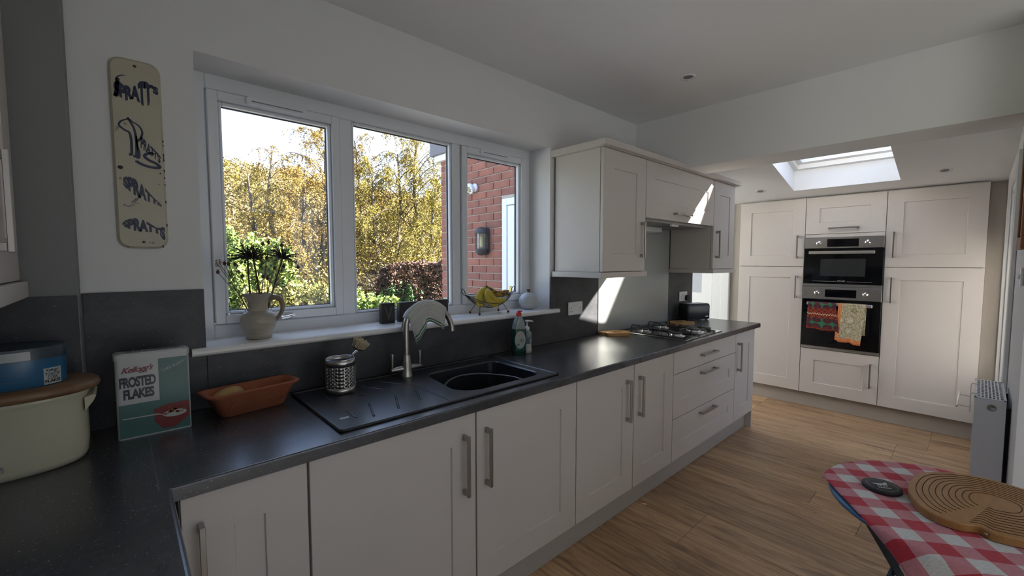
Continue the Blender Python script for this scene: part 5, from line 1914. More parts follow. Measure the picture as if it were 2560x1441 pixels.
# ------------------------------------------------------------------ toaster
def toaster():
    c, rz = (3.985, -0.125, 0.9105), R(-24)
    r = thing('toaster', 'dark grey two-slot toaster at the far end of the worktop', 'toaster', c, rz)
    T = WORLD[r]
    m = mat('charcoal_toaster', (0.030, 0.032, 0.036), 0.34)
    q = MB()
    q.T = T
    W, D, H = 0.128, 0.068, 0.150
    rings = []
    for w, d, h in ((W - 0.006, D - 0.006, 0.008), (W, D, 0.014), (W, D, H - 0.020), (W - 0.004, D - 0.005, H - 0.006), (W - 0.014, D - 0.015, H)):
        rings.append([(a, b, h) for a, b in rrect(-w, w, -d, d, 0.020, 5)])
    q.grid(rings, wrap=True)
    n = len(rings[0])
    q.add(rings[0], [list(range(n))[::-1]])
    q.add(rings[-1], [list(range(n))])
    q.build('body', m, r)
    q = MB()
    q.T = T
    for s in (-1, 1):
        q.box(-0.085, 0.085, s * 0.024 - 0.011, s * 0.024 + 0.011, H - 0.001, H + 0.0015, 0.0005)
    q.build('slot', m_chrome, r)
    q = MB()
    q.T = T
    for s in (-1, 1):
        q.box(-0.080, 0.080, s * 0.024 - 0.008, s * 0.024 + 0.008, H + 0.001, H + 0.0018)
    q.build('slot_opening', m_black, r)
    q = MB()
    q.T = T
    q.box(-W - 0.016, -W + 0.002, -0.014, 0.014, 0.095, 0.108, 0.003)
    q.build('lever', m_black, r)
    q = MB()
    q.T = T
    q.box(W - 0.058, W - 0.026, -D - 0.0008, -D + 0.001, 0.030, 0.038)
    q.build('badge', m_nickel, r)
    q = MB()
    q.T = T
    for a in (-0.1, 0.1):
        for b in (-0.045, 0.045):
            q.box(a - 0.01, a + 0.01, b - 0.008, b + 0.008, 0.0, 0.009)
    q.build('foot', m_black, r)
toaster()

# ------------------------------------------------------------------ tea towels on the lower oven handle
def towel(yl, yr, bl, br, front, back, m, label, seed):
    """yl/yr at the handle, bl/br at the hem (y values, left first)"""
    rr = random.Random(seed)
    X = XT - 0.012 - 0.036
    zt = 1.042 + 0.0155
    k, n = 24, 22
    rows, uvs = [], []
    for j in range(-10, n + 1):
        row = []
        for i in range(k + 1):
            u = i / k
            d = j / n if j >= 0 else j / 10
            wave = math.sin(u * 11 + seed) * 0.5 + math.sin(u * 23 + seed * 2) * 0.25
            if j >= 0:
                a = min(1, d * 9)
                xx = X - 0.0085 * math.sin(a * math.pi / 2) - wave * 0.006 * d - 0.004 * d
                zz = zt - 0.0 - (1 - math.cos(a * math.pi / 2)) * 0.012 - max(0, d - 1 / 9) * front * (1 + 0.03 * wave + 0.07 * (u - 0.5))
                y = (yl + (yr - yl) * u) * (1 - d) + (bl + (br - bl) * u) * d
            else:
                d = -d
                a = min(1, d * 5)
                xx = X + 0.0085 * math.sin(a * math.pi / 2) + abs(wave) * 0.001
                zz = zt - (1 - math.cos(a * math.pi / 2)) * 0.012 - max(0, d - 0.2) * back
                y = yl + (yr - yl) * u + 0.006 * d
            row.append((xx, y, zz))
            uvs.append((u, max(0.0, j / n) if j >= 0 else 0.9 - 0.8 * (-j / 10)))
        rows.append(row)
    q = MB()
    q.grid(rows)
    q.uv = uvs
    o = q.build('tea_towel', m, loc=(X, (yl + yr) / 2, zt - front))
    sd = o.modifiers.new('thick', 'SOLIDIFY')
    sd.thickness = 0.0018
    tag(o, label, 'tea towel', 'tea towels on the lower oven handle')

def towel_mat_dark():
    m = mat('dark_folk_towel', (0.1, 0.02, 0.02), 0.9)
    t, p = nodes_of(m)
    uv = t.nodes.new('ShaderNodeUVMap')
    s = t.nodes.new('ShaderNodeSeparateXYZ')
    t.links.new(uv.outputs[0], s.inputs[0])
    mp_ = t.nodes.new('ShaderNodeMapping')
    mp_.inputs['Scale'].default_value = (3.2, 4.6, 1)
    t.links.new(uv.outputs[0], mp_.inputs[0])
    vo = t.nodes.new('ShaderNodeTexVoronoi')
    vo.inputs['Scale'].default_value = 1.0
    vo.inputs['Randomness'].default_value = 0.15
    t.links.new(mp_.outputs[0], vo.inputs['Vector'])
    ring = math_node(t, 'SINE', math_node(t, 'MULTIPLY', vo.outputs['Distance'], 26.0))
    fl = ramp(t, [(0.0, (0.11, 0.02, 0.035)), (0.34, (0.06, 0.012, 0.022)), (0.46, (0.11, 0.02, 0.035)), (0.50, (0.02, 0.16, 0.075)), (0.9, (0.03, 0.22, 0.10))])
    t.links.new(vo.outputs['Distance'], fl.inputs[0])
    band = ramp(t, [(0.0, (0, 0, 0)), (0.27, (0, 0, 0)), (0.275, (1, 1, 1)), (0.60, (1, 1, 1)), (0.605, (0, 0, 0)), (0.93, (0, 0, 0)), (0.935, (1, 1, 1))])
    t.links.new(s.outputs[1], band.inputs[0])
    mp2 = t.nodes.new('ShaderNodeMapping')
    mp2.inputs['Scale'].default_value = (5.0, 8.0, 1)
    t.links.new(uv.outputs[0], mp2.inputs[0])
    v2 = t.nodes.new('ShaderNodeTexVoronoi')
    v2.inputs['Scale'].default_value = 1.0
    v2.inputs['Randomness'].default_value = 0.0
    t.links.new(mp2.outputs[0], v2.inputs['Vector'])
    bb = ramp(t, [(0.0, (0.05, 0.008, 0.010)), (0.22, (0.16, 0.012, 0.010)), (0.40, (0.36, 0.07, 0.012)), (0.50, (0.12, 0.008, 0.010))])
    t.links.new(v2.outputs['Distance'], bb.inputs[0])
    zig = math_node(t, 'SINE', math_node(t, 'MULTIPLY', s.outputs[0], 75.0))
    zz = math_node(t, 'ADD', s.outputs[1], math_node(t, 'MULTIPLY', zig, 0.02))
    zr = ramp(t, [(0.0, (0, 0, 0)), (0.455, (0, 0, 0)), (0.46, (1, 1, 1)), (0.485, (1, 1, 1)), (0.49, (0, 0, 0))])
    t.links.new(zz, zr.inputs[0])
    col = mixcol(t, band.outputs[0], fl.outputs[0], bb.outputs[0])
    col = mixcol(t, zr.outputs[0], col, (0.6, 0.45, 0.3))
    t.links.new(col, p.inputs['Base Color'])
    return m
def towel_mat_light():
    m = mat('cream_map_towel', (0.6, 0.5, 0.35), 0.9)
    t, p = nodes_of(m)
    uv = t.nodes.new('ShaderNodeUVMap')
    s = t.nodes.new('ShaderNodeSeparateXYZ')
    t.links.new(uv.outputs[0], s.inputs[0])
    mp_ = t.nodes.new('ShaderNodeMapping')
    mp_.inputs['Scale'].default_value = (2.2, 4.4, 1)
    t.links.new(uv.outputs[0], mp_.inputs[0])
    vo = t.nodes.new('ShaderNodeTexVoronoi')
    vo.inputs['Scale'].default_value = 1.0
    vo.inputs['Randomness'].default_value = 0.5
    t.links.new(mp_.outputs[0], vo.inputs['Vector'])
    nz_ = t.nodes.new('ShaderNodeTexNoise')
    nz_.inputs['Scale'].default_value = 22
    nz_.inputs['Detail'].default_value = 4
    t.links.new(uv.outputs[0], nz_.inputs['Vector'])
    a = ramp(t, [(0.0, (0.66, 0.62, 0.50)), (0.34, (0.62, 0.58, 0.46)), (0.37, (0.22, 0.17, 0.09)), (0.40, (0.74, 0.72, 0.62)), (0.47, (0.22, 0.18, 0.09)), (0.50, (0.50, 0.45, 0.32))])
    t.links.new(vo.outputs['Distance'], a.inputs[0])
    b = ramp(t, [(0.40, (0.62, 0.58, 0.46)), (0.55, (1.05, 1.03, 1.0))])
    t.links.new(nz_.outputs['Fac'], b.inputs[0])
    col = mixcol(t, 1.0, a.outputs[0], b.outputs[0], 'MULTIPLY')
    e1 = ramp(t, [(0.0, (1, 1, 1)), (0.135, (1, 1, 1)), (0.15, (0, 0, 0))])
    t.links.new(s.outputs[0], e1.inputs[0])
    e2 = ramp(t, [(0.0, (0, 0, 0)), (0.895, (0, 0, 0)), (0.905, (1, 1, 1))])
    t.links.new(s.outputs[1], e2.inputs[0])
    e = math_node(t, 'MAXIMUM', e1.outputs[0], e2.outputs[0])
    og = ramp(t, [(0.42, (0.58, 0.16, 0.05)), (0.60, (0.75, 0.30, 0.12))])
    t.links.new(nz_.outputs['Fac'], og.inputs[0])
    col = mixcol(t, e, col, og.outputs[0])
    t.links.new(col, p.inputs['Base Color'])
    return m
towel(-0.782, -0.995, -0.772, -1.035, 0.285, 0.24, towel_mat_dark(), 'dark red and green patterned tea towel hanging on the left of the oven handle', 2)
towel(-1.022, -1.222, -1.000, -1.190, 0.395, 0.34, towel_mat_light(), 'cream printed tea towel with orange border hanging on the right of the oven handle', 5)

# ------------------------------------------------------------------ radiator and clip-on airer
def radiator():
    x0, x1, y0, y1, z0, z1 = 3.335, 3.835, -2.012, -1.902, 0.14, 0.745
    r = thing('radiator', 'white panel radiator with a slotted top grille on the right wall', 'radiator', ((x0 + x1) / 2, -1.96, z0))
    m = mat('radiator_white', (0.86, 0.88, 0.90), 0.3)
    MB().box(x0, x0 + 0.0025, y0, y1, z0 + 0.012, z1 - 0.002, 0.0008).build('side_panel', m, r)
    MB().box(x1 - 0.0025, x1, y0, y1, z0 + 0.012, z1 - 0.002, 0.0008).build('side_panel', m, r)
    for a, b in ((y1 - 0.018, y1 - 0.006), (y0 + 0.004, y0 + 0.014)):
        q = MB()
        rows = []
        for h in (z0, z1 - 0.012):
            rows.append([(x0 + 0.004 + (x1 - x0 - 0.008) * i / 60, (a + b) / 2 + 0.006 * math.cos(i * math.pi / 3), h) for i in range(61)])
        q.grid(rows)
        q.build('panel', m, r)
    q = MB()
    nx, ny = 9, 7
    ax, bx, ay, by = x0 - 0.001, x1 + 0.001, y0 - 0.001, y1 + 0.001
    q.box(ax, ax + 0.016, ay, by, z1 - 0.004, z1, 0.0006)
    q.box(bx - 0.016, bx, ay, by, z1 - 0.004, z1, 0.0006)
    q.box(ax, bx, ay, ay + 0.010, z1 - 0.004, z1, 0.0006)
    q.box(ax, bx, by - 0.010, by, z1 - 0.004, z1, 0.0006)
    nxs = 12
    for i in range(1, nxs):
        xx = ax + 0.016 + (bx - ax - 0.032) * i / nxs
        q.box(xx - 0.0055, xx + 0.0055, ay + 0.01, by - 0.01, z1 - 0.003, z1 - 0.0002)
    for j in range(1, ny):
        yy = ay + 0.010 + (by - ay - 0.020) * j / ny
        q.box(ax + 0.016, bx - 0.016, yy - 0.0025, yy + 0.0025, z1 - 0.003, z1 - 0.0003)
    q.build('top_grille', m, r)
    MB().box(x0 + 0.01, x1 - 0.01, y0 + 0.015, y1 - 0.02, z0 + 0.05, z1 - 0.03).build('fins', mat('radiator_inside', (0.03, 0.03, 0.03), 0.8), r)
    q = MB()
    q.T = Matrix.Translation((x0 + 0.001, (y0 + y1) / 2 - 0.006, z1 - 0.045)) @ Matrix.Rotation(R(-90), 4, 'Y')
    q.lathe([(0.0165, 0.0), (0.0165, 0.004), (0.0125, 0.006), (0.0125, 0.003), (0.0, 0.002)], n=24)
    q.build('vent_cap', m_nickel, r)
    for xx in (x0 + 0.07, x1 - 0.07):
        MB().box(xx - 0.012, xx + 0.012, -2.0295, y0 + 0.006, z1 - 0.14, z1 - 0.05).build('bracket', m_black, r)
    # clip-on drying rail
    a = thing('radiator_airer', 'chrome clip-on drying rail hooked over the radiator front', 'drying rail', (3.6, -1.88, 0.6))
    q = MB()
    for xx in (3.40, 3.66):
        q.tube(spline([(xx, y1 - 0.012, z1 + 0.002), (xx, y1 + 0.002, z1 + 0.003), (xx, y1 + 0.014, z1 - 0.004), (xx, y1 + 0.014, z1 - 0.09)], 4), 0.0022, 6)
        q.tube([(xx, y1 + 0.014, z1 - 0.075), (xx, y1 + 0.062, z1 - 0.072)], 0.0022, 6)
    q.build('hook', m_chrome, a)
    q = MB()
    q.tube([(3.36, y1 + 0.062, z1 - 0.072), (3.72, y1 + 0.062, z1 - 0.072)], 0.0045, 8)
    q.tube([(3.36, y1 + 0.014, z1 - 0.088), (3.72, y1 + 0.014, z1 - 0.088)], 0.0030, 8)
    q.build('rail', m_chrome, a)
radiator()
r = thing('wooden_picture_frame', 'brown wooden frame hanging on the right wall at the edge of view', 'picture frame', (3.14, -2.03, 1.50))
m_wd = mat('brown_frame_wood', (0.20, 0.075, 0.025), 0.45, col2=(0.27, 0.11, 0.04), vscale=4, stretch=(8, 8, 1))
q = MB()
for b in ((2.98, 3.30, 1.50, 1.555), (2.98, 3.30, 2.025, 2.08), (2.98, 3.035, 1.555, 2.025), (3.245, 3.30, 1.555, 2.025)):
    q.box(b[0], b[1], -2.0295, -2.004, b[2], b[3], 0.003)
q.build('frame', m_wd, r)
MB().box(3.035, 3.245, -2.0295, -2.020, 1.555, 2.025).build('board', m_wd, r)

# ------------------------------------------------------------------ bistro table with gingham cloth
CX, CY, TR, TZ = 1.812, -1.886, 0.302, 0.735
def table():
    r = thing('bistro_table', 'small round blue folding bistro table', 'table', (CX, CY, 0))
    m = mat('blue_painted_steel', (0.030, 0.13, 0.27), 0.35)
    md = mat('dark_blue_steel', (0.008, 0.035, 0.07), 0.4)
    q = MB()
    q.lathe([(0.0, -0.004), (TR - 0.012, -0.004), (TR - 0.004, -0.012), (TR, -0.006), (TR, -0.001), (TR - 0.004, 0.0), (0.0, 0.0)], (CX, CY, TZ), 64)
    q.build('tabletop', m, r)
    E_, F_ = Vector((0.92, -0.39, 0)), Vector((0.39, 0.92, 0))
    c0 = Vector((CX, CY, 0))
    def bar(a, b):
        q = MB()
        d = (b - a).normalized()
        s = F_.cross(d).normalized()
        M = Matrix((s, F_, d)).transposed().to_4x4()
        M.translation = a
        q.T = M
        q.box(-0.012, 0.012, -0.004, 0.004, 0, (b - a).length, 0.001)
        q.build('leg', md, r)
    for k in (0.14, -0.14):
        for sg, o in ((1, 0.0), (-1, 0.010)):
            c = c0 + F_ * (k + o)
            bar(c - E_ * 0.205 * sg + Vector((0, 0, TZ - 0.008)), c + E_ * 0.36 * sg + Vector((0, 0, 0.006)))
    for sg in (-1, 1):
        for e, z in ((0.357, 0.012), (0.19, TZ - 0.022)):
            MB().tube([c0 + E_ * e * sg - F_ * 0.16 + Vector((0, 0, z)), c0 + E_ * e * sg + F_ * 0.165 + Vector((0, 0, z))], 0.007, 8).build('stretcher', md, r)
table()
def gingham():
    m = mat('red_gingham', (0.6, 0.5, 0.5), 0.9, sheen=0.15)
    t, p = nodes_of(m)
    uv = t.nodes.new('ShaderNodeUVMap')
    s = t.nodes.new('ShaderNodeSeparateXYZ')
    t.links.new(uv.outputs[0], s.inputs[0])
    SQ = 0.049
    outs = []
    for i in (0, 1):
        f = math_node(t, 'FRACT', math_node(t, 'MULTIPLY', s.outputs[i], 1 / (2 * SQ)))
        outs.append(math_node(t, 'LESS_THAN', f, 0.5))
    sm = math_node(t, 'MULTIPLY', math_node(t, 'ADD', outs[0], outs[1]), 0.5)
    rp = ramp(t, [(0.0, (0.70, 0.68, 0.66)), (0.25, (0.60, 0.24, 0.27)), (0.75, (0.52, 0.035, 0.055))], 'CONSTANT')
    t.links.new(sm, rp.inputs[0])
    nz_ = t.nodes.new('ShaderNodeTexNoise')
    nz_.inputs['Scale'].default_value = 500
    mp_ = t.nodes.new('ShaderNodeMapping')
    mp_.inputs['Scale'].default_value = (1, 0.15, 1)
    t.links.new(uv.outputs[0], mp_.inputs[0])
    t.links.new(mp_.outputs[0], nz_.inputs['Vector'])
    r2 = ramp(t, [(0.3, (0.82, 0.82, 0.82)), (0.7, (1.1, 1.1, 1.1))])
    t.links.new(nz_.outputs['Fac'], r2.inputs[0])
    t.links.new(mixcol(t, 1.0, rp.outputs[0], r2.outputs[0], 'MULTIPLY'), p.inputs['Base Color'])
    return m
def tablecloth():
    U = Vector((-0.835, -0.550, 0))          # along the straight left hem, towards the viewer
    V = Vector((0.550, -0.835, 0))           # away from that hem
    nu, nv = 92, 84
    u0, u1, v0, v1 = -0.46, 0.62, -0.287, 0.62
    rows, uvs = [], []
    for i in range(nu + 1):
        row = []
        for j in range(nv + 1):
            v = v0 + (v1 - v0) * j / nv
            ua = -math.sqrt(max(0.0004, 0.332 ** 2 - v * v)) if v < 0.33 else -0.02 + (v - 0.33) * 0.3
            u = ua + (u1 - ua) * i / nu
            p = U * u + V * v
            rr = p.length
            th = math.atan2(p.y, p.x)
            R0 = TR + 0.003
            z = TZ + 0.0035
            if rr > R0:
                d = rr - R0
                ripple = 0.5 + 0.5 * math.sin(th * 9 + 0.6)
                out = min(d, 0.012) + d * 0.20 * (0.45 + ripple * 0.9)
                drop = max(0.0, d - 0.008) * 0.93
                p = p.normalized() * (R0 + out * 0.8)
                z -= drop
            else:
                z += 0.0012 * (1 + math.sin(u * 40) * math.sin(v * 33))
            row.append((CX + p.x, CY + p.y, z))
            uvs.append((u + 0.013, v + 0.287))
        rows.append(row)
    q = MB()
    q.grid(rows)
    q.uv = uvs
    o = q.build('tablecloth', gingham(), loc=(CX, CY, 0.5))
    sd = o.modifiers.new('thick', 'SOLIDIFY')
    sd.thickness = 0.0012
    tag(o, 'red and white gingham cloth on the bistro table', 'tablecloth')
tablecloth()
TT = TZ + 0.0075
def coaster():
    c = (1.803, -1.716, TT)
    r = thing('coaster', 'round black coaster with a pale emblem on the gingham cloth', 'coaster', c)
    q = MB()
    q.lathe([(0.046, 0.0), (0.049, 0.0015), (0.049, 0.0085), (0.047, 0.010), (0.0, 0.010)], c, 48)
    q.build('disc', mat('black_rubber', (0.012, 0.012, 0.014), 0.55), r)
    z = TT + 0.0103
    wh = mat('coaster_pale_print', (0.50, 0.50, 0.48), 0.6)
    q = MB()
    a0 = R(-60)
    def W(a, b):
        return (c[0] + a * math.cos(a0) - b * math.sin(a0), c[1] + a * math.sin(a0) + b * math.cos(a0), z)
    body = [(-0.026, 0.006), (-0.020, 0.004), (-0.010, 0.000), (0.004, 0.000), (0.013, 0.004), (0.018, 0.012), (0.016, 0.019), (0.021, 0.017), (0.019, 0.022), (0.013, 0.021), (0.006, 0.012), (-0.006, 0.010), (-0.016, 0.010)]
    q.add([W(*p_) for p_ in body], [list(range(len(body)))])
    for a in (-0.012, -0.006, 0.003, 0.010):
        q.add([W(a, 0.002), W(a + 0.003, 0.002), W(a + 0.001, -0.010), W(a - 0.001, -0.010)], [(0, 3, 2, 1)])
    for k in range(7):
        q.add([W(-0.016 + k * 0.0048, -0.020), W(-0.0125 + k * 0.0048, -0.020), W(-0.0125 + k * 0.0048, -0.014), W(-0.016 + k * 0.0048, -0.014)], [(0, 1, 2, 3)])
    q.build('emblem', wh, r)
    q = MB()
    n = 60
    for ra, rb in ((0.0395, 0.0405), (0.0335, 0.0341)):
        q.grid([[(c[0] + rr * math.cos(t), c[1] + rr * math.sin(t), z) for t in (2 * math.pi * i / n for i in range(n))] for rr in (ra, rb)], wrap=True)
    for k in range(38):
        t = k * 2 * math.pi / 38
        if k % 9 == 8:
            continue
        e = 0.045
        q.add([(c[0] + rr * math.cos(tt), c[1] + rr * math.sin(tt), z) for rr, tt in ((0.0355, t - e), (0.0355, t + e), (0.0385, t + e), (0.0385, t - e))], [(0, 1, 2, 3)])
    q.build('rim_marks', mat('coaster_grey_print', (0.16, 0.16, 0.16), 0.6), r)
coaster()
def folding_board():
    c, rz = (1.875, -1.945, TT), R(-10)
    r = thing('folding_wooden_basket', 'flat collapsible wooden fruit basket with spiral cuts on the gingham cloth', 'wooden board', c, rz)
    T = WORLD[r]
    m = mat('varnished_beech', (0.33, 0.155, 0.04), 0.4, col2=(0.42, 0.22, 0.07), vscale=6, stretch=(3, 12, 3), coat=0.15)
    th = 0.022
    pts = [(-.215, .060), (-.190, .105), (-.110, .152), (-.02, .170), (.07, .165), (.145, .120), (.190, .05), (.19, -.05), (.16, -.13), (.07, -.18), (-.05, -.18), (-.13, -.14), (-.175, -.075), (-.195, -.035), (-.185, -.005), (-.21, .025)]
    S = spline([(a, b, 0) for a, b in pts] + [(*pts[0], 0)], 5)[:-1]
    q = MB()
    k = len(S)
    def ring(f, h):
        return [tuple(T @ Vector((s.x * f, s.y * f, h))) for s in S]
    rings = [ring(0.99, 0), ring(1.0, 0.002), ring(1.0, th - 0.003), ring(0.985, th)]
    q.grid(rings, smooth=False, wrap=True)
    q.add(rings[0], [list(range(k))[::-1]])
    q.add(rings[-1], [list(range(k))])
    q.build('board', m, r, fix=True)
    q = MB()
    for i in range(9):
        f = 0.90 - i * 0.078
        a0 = 0.06
        loop = [T @ Vector((s.x * f + 0.012 * (1 - f), s.y * f, th + 0.0001)) for s in S]
        j0 = int(k * 0.02)
        q.tube(loop[j0:int(k * 0.93)], 0.0011, 5)
    q.build('saw_cut', mat('saw_cut_dark', (0.045, 0.02, 0.008), 0.8), r)
    for a, b in ((-0.205, 0.035), (-0.192, -0.02)):
        MB().ball(T @ Vector((a, b, 0.011)), 0.004, 8, 6).build('hinge_pin', m_nickel, r)
folding_board()
# ------------------------------------------------------------------ outside: extension wall
m_brickA = mat('red_brick', (0.20, 0.075, 0.055), 0.85, col2=(0.29, 0.12, 0.085), vscale=9, bump=0.25, bscale=60)
t, p = nodes_of(m_brickA)
oi = t.nodes.new('ShaderNodeObjectInfo')
lk = p.inputs['Base Color'].links[0].from_socket
rb = ramp(t, [(0.0, (0.80, 0.82, 0.86)), (1.0, (1.18, 1.12, 1.08))])
t.links.new(oi.outputs['Random'], rb.inputs[0])
t.links.new(mixcol(t, 1.0, lk, rb.outputs[0], 'MULTIPLY'), p.inputs['Base Color'])
m_mortar = mat('pale_mortar', (0.42, 0.39, 0.34), 0.9, bump=0.2, bscale=120)
BXF, BY0, BY1 = 2.92, 0.31, 2.425
DY0, DY1, DZ = 0.46, 1.357, 2.068
ext = MB()
ext.box(BXF + 0.006, 2.954, DY1, BY1 - 0.006, -0.6, 2.66)
ext.box(BXF + 0.006, 2.929, BY0, DY0, -0.6, 2.66)
ext.box(BXF + 0.006, 2.954, DY0, DY1, DZ, 2.66)
ew = struct('wall_extension_brick', ext, m_mortar, label='red brick outside wall of the extension seen through the window')
BL, BH, JT = 0.2295, 0.0665, 0.0105
brick_me = {}
rnd = random.Random(8)
def brick(y0, y1, z0, z1):
    key = (round(y1 - y0, 3), round(z1 - z0, 3))
    if key not in brick_me:
        q = MB().box(0, 0.012, 0, key[0], 0, key[1], 0.0022)
        o = q.build('brick', m_brickA, ew)
        o.data.transform(Matrix.Translation(tuple(ew.location)))
        brick_me[key] = o.data
    else:
        o = bpy.data.objects.new('brick', brick_me[key])
        C.objects.link(o)
        o.parent = ew
    o.location = Vector((BXF - 0.004 + rnd.uniform(-.0012, .0012), y0, z0)) - ew.location
z = 1.02
row = 0
nb = 0
while z < 2.62:
    half = (BL - JT) / 2
    y = BY1 - (BL if row % 2 else half)
    w_ = BL if row % 2 else half
    ys = [(y, BY1)]
    while y > BY0 + 0.3:
        b_ = y - JT
        a_ = b_ - BL
        ys.append((a_, b_))
        y = a_
    for a_, b_ in ys:
        a_ = max(a_, 0.70)
        if z < DZ and a_ < DY1:
            a_ = max(a_, DY1 + 0.004)
        if b_ - a_ > 0.03 and z + BH < 2.66:
            brick(a_, b_, z, z + BH)
            nb += 1
    z += BH + JT
    row += 1
# verge and soffit of the extension roof
r = thing('roof_verge', 'grey tile-hung verge and white soffit at the corner of the brick extension', 'roof edge', (2.95, 2.45, 2.58))
MB().box(2.84, 3.3, 0.35, 2.545, 2.672, 2.86, 0.004).build('fascia', mat('grey_fascia', (0.16, 0.15, 0.17), 0.6), r)
MB().box(2.87, 3.3, 0.35, 2.495, 2.600, 2.671, 0.003).build('soffit', m_pvc, r)
# outside door
d = thing('door_4', 'white glazed outside door in the brick extension wall', 'door', (2.93, 0.9, -0.1))
d['kind'] = 'structure'
del d['category']
q = MB()
q.box(2.924, 2.975, DY1 - 0.07, DY1 - 0.002, -0.1, DZ - 0.002, 0.004)
q.box(2.924, 2.975, DY0 + 0.002, DY0 + 0.07, -0.1, DZ - 0.002, 0.004)
q.box(2.924, 2.975, DY0 + 0.07, DY1 - 0.07, DZ - 0.07, DZ - 0.002, 0.004)
q.build('door_frame', m_pvc, d)
q = MB()
q.box(2.934, 2.982, DY1 - 0.175, DY1 - 0.074, -0.09, DZ - 0.074, 0.006)
q.box(2.934, 2.982, DY0 + 0.074, DY0 + 0.175, -0.09, DZ - 0.074, 0.006)
q.box(2.934, 2.982, DY0 + 0.175, DY1 - 0.175, DZ - 0.18, DZ - 0.074, 0.006)
q.box(2.934, 2.982, DY0 + 0.175, DY1 - 0.175, -0.09, 0.2, 0.006)
q.build('door_leaf', m_pvc, d)
MB().box(2.955, 2.961, DY0 + 0.17, DY1 - 0.17, 0.19, DZ - 0.175).build('pane', thin_glass('green_glass', (0.72, 0.86, 0.78), 0.12), d)
q = MB()
q.box(2.922, 2.936, DY1 - 0.145, DY1 - 0.110, 0.98, 1.20, 0.004)
q.tube([(2.925, DY1 - 0.128, 1.13), (2.895, DY1 - 0.128, 1.13), (2.895, DY1 - 0.24, 1.13)], 0.008, 8)
q.build('handle', mat('brass', (0.55, 0.42, 0.16), 0.25, 1.0), d)
# security light
r = thing('security_light', 'white round security sensor light on the brick wall', 'security light', (2.91, 1.79, 2.14))
q = MB()
q.T = Matrix.Translation((2.915, 1.775, 2.225)) @ Matrix.Rotation(R(-90), 4, 'Y')
q.lathe([(0.045, 0.0), (0.045, 0.012), (0.03, 0.02), (0.02, 0.03)], n=20)
q.build('back_plate', m_pvc, r)
q = MB()
q.T = Matrix.Translation((2.868, 1.80, 2.218)) @ Matrix.Rotation(R(-125), 4, 'Y')
q.lathe([(0.0, -0.045), (0.03, -0.040), (0.048, -0.022), (0.056, 0.0), (0.056, 0.018), (0.050, 0.022)], n=24)
q.build('housing', m_pvc, r)
q = MB()
q.T = Matrix.Translation((2.868, 1.80, 2.218)) @ Matrix.Rotation(R(-125), 4, 'Y')
q.lathe([(0.049, 0.020), (0.0, 0.024)], n=24)
for k in range(7):
    a = k * 0.9
    q.ball((0.03 * math.cos(a), 0.03 * math.sin(a), 0.024), 0.008, 8, 5)
q.build('lamp', mat('led_yellow', (0.35, 0.33, 0.20), 0.4), r)
# wall lantern
def lantern():
    c = Vector((2.845, 1.585, 1.655))
    r = thing('wall_lantern', 'dark half-lantern wall light on the brick wall', 'wall light', (2.90, 1.585, 1.49))
    m = mat('weathered_black', (0.030, 0.034, 0.038), 0.5)
    q = MB()
    q.prism(rrect(1.53, 1.64, 1.51, 1.80, 0.05, 6), 2.890, 2.915, lambda a, b, h: (h, a, b))
    q.build('back_plate', m, r, fix=True)
    q = MB()
    q.lathe([(0.068, 0.075), (0.072, 0.082), (0.066, 0.092), (0.050, 0.120), (0.028, 0.138), (0.0, 0.144)], c, 24)
    q.build('cap', m, r)
    q = MB()
    q.lathe([(0.0, -0.150), (0.030, -0.146), (0.052, -0.125), (0.066, -0.098), (0.068, -0.085), (0.062, -0.078)], c, 24)
    q.build('base', m, r)
    q = MB()
    q.lathe([(0.060, -0.08), (0.060, 0.076)], c, 24, caps=False)
    q.build('glass', thin_glass('lantern_glass', (0.9, 0.9, 0.88), 0.15), r)
    q = MB()
    for k in range(5):
        a = R(110 + k * 35)
        q.tube([(c.x + 0.063 * math.cos(a), c.y + 0.063 * math.sin(a), c.z - 0.085), (c.x + 0.063 * math.cos(a), c.y + 0.063 * math.sin(a), c.z + 0.08)], 0.003, 6)
    q.build('bar', m, r)
    MB().lathe([(0.018, -0.06), (0.018, 0.05), (0.0, 0.055)], c, 14).build('lamp', mat('lamp_tube_cream', (0.75, 0.70, 0.35), 0.4), r)
lantern()

# ------------------------------------------------------------------ outside: garden, trees and hill
LEAF_ALBEDO = 0.38
def leaf_mat(name, cols, scale=9.0):
    cols = [tuple(v * LEAF_ALBEDO for v in c) for c in cols]
    m = mat(name, cols[0], 0.7)
    t, p = nodes_of(m)
    tcn = t.nodes.new('ShaderNodeTexCoord')
    n1 = t.nodes.new('ShaderNodeTexWhiteNoise')
    sn = t.nodes.new('ShaderNodeVectorMath')
    sn.operation = 'SNAP'
    sn.inputs[1].default_value = (0.06, 0.06, 0.06)
    t.links.new(tcn.outputs['Object'], sn.inputs[0])
    t.links.new(sn.outputs[0], n1.inputs['Vector'])
    n2 = t.nodes.new('ShaderNodeTexNoise')
    n2.inputs['Scale'].default_value = scale / 8
    t.links.new(tcn.outputs['Object'], n2.inputs['Vector'])
    f = math_node(t, 'ADD', math_node(t, 'MULTIPLY', n1.outputs['Value'], 0.55), math_node(t, 'MULTIPLY', n2.outputs['Fac'], 0.6))
    rp = ramp(t, [(0.10 + 0.85 * i / max(1, len(cols) - 1), c) for i, c in enumerate(cols)] if len(cols) > 1 else [(0, cols[0]), (1, cols[0])])
    t.links.new(f, rp.inputs[0])
    t.links.new(rp.outputs[0], p.inputs['Base Color'])
    return m
rng = np.random.default_rng(7)
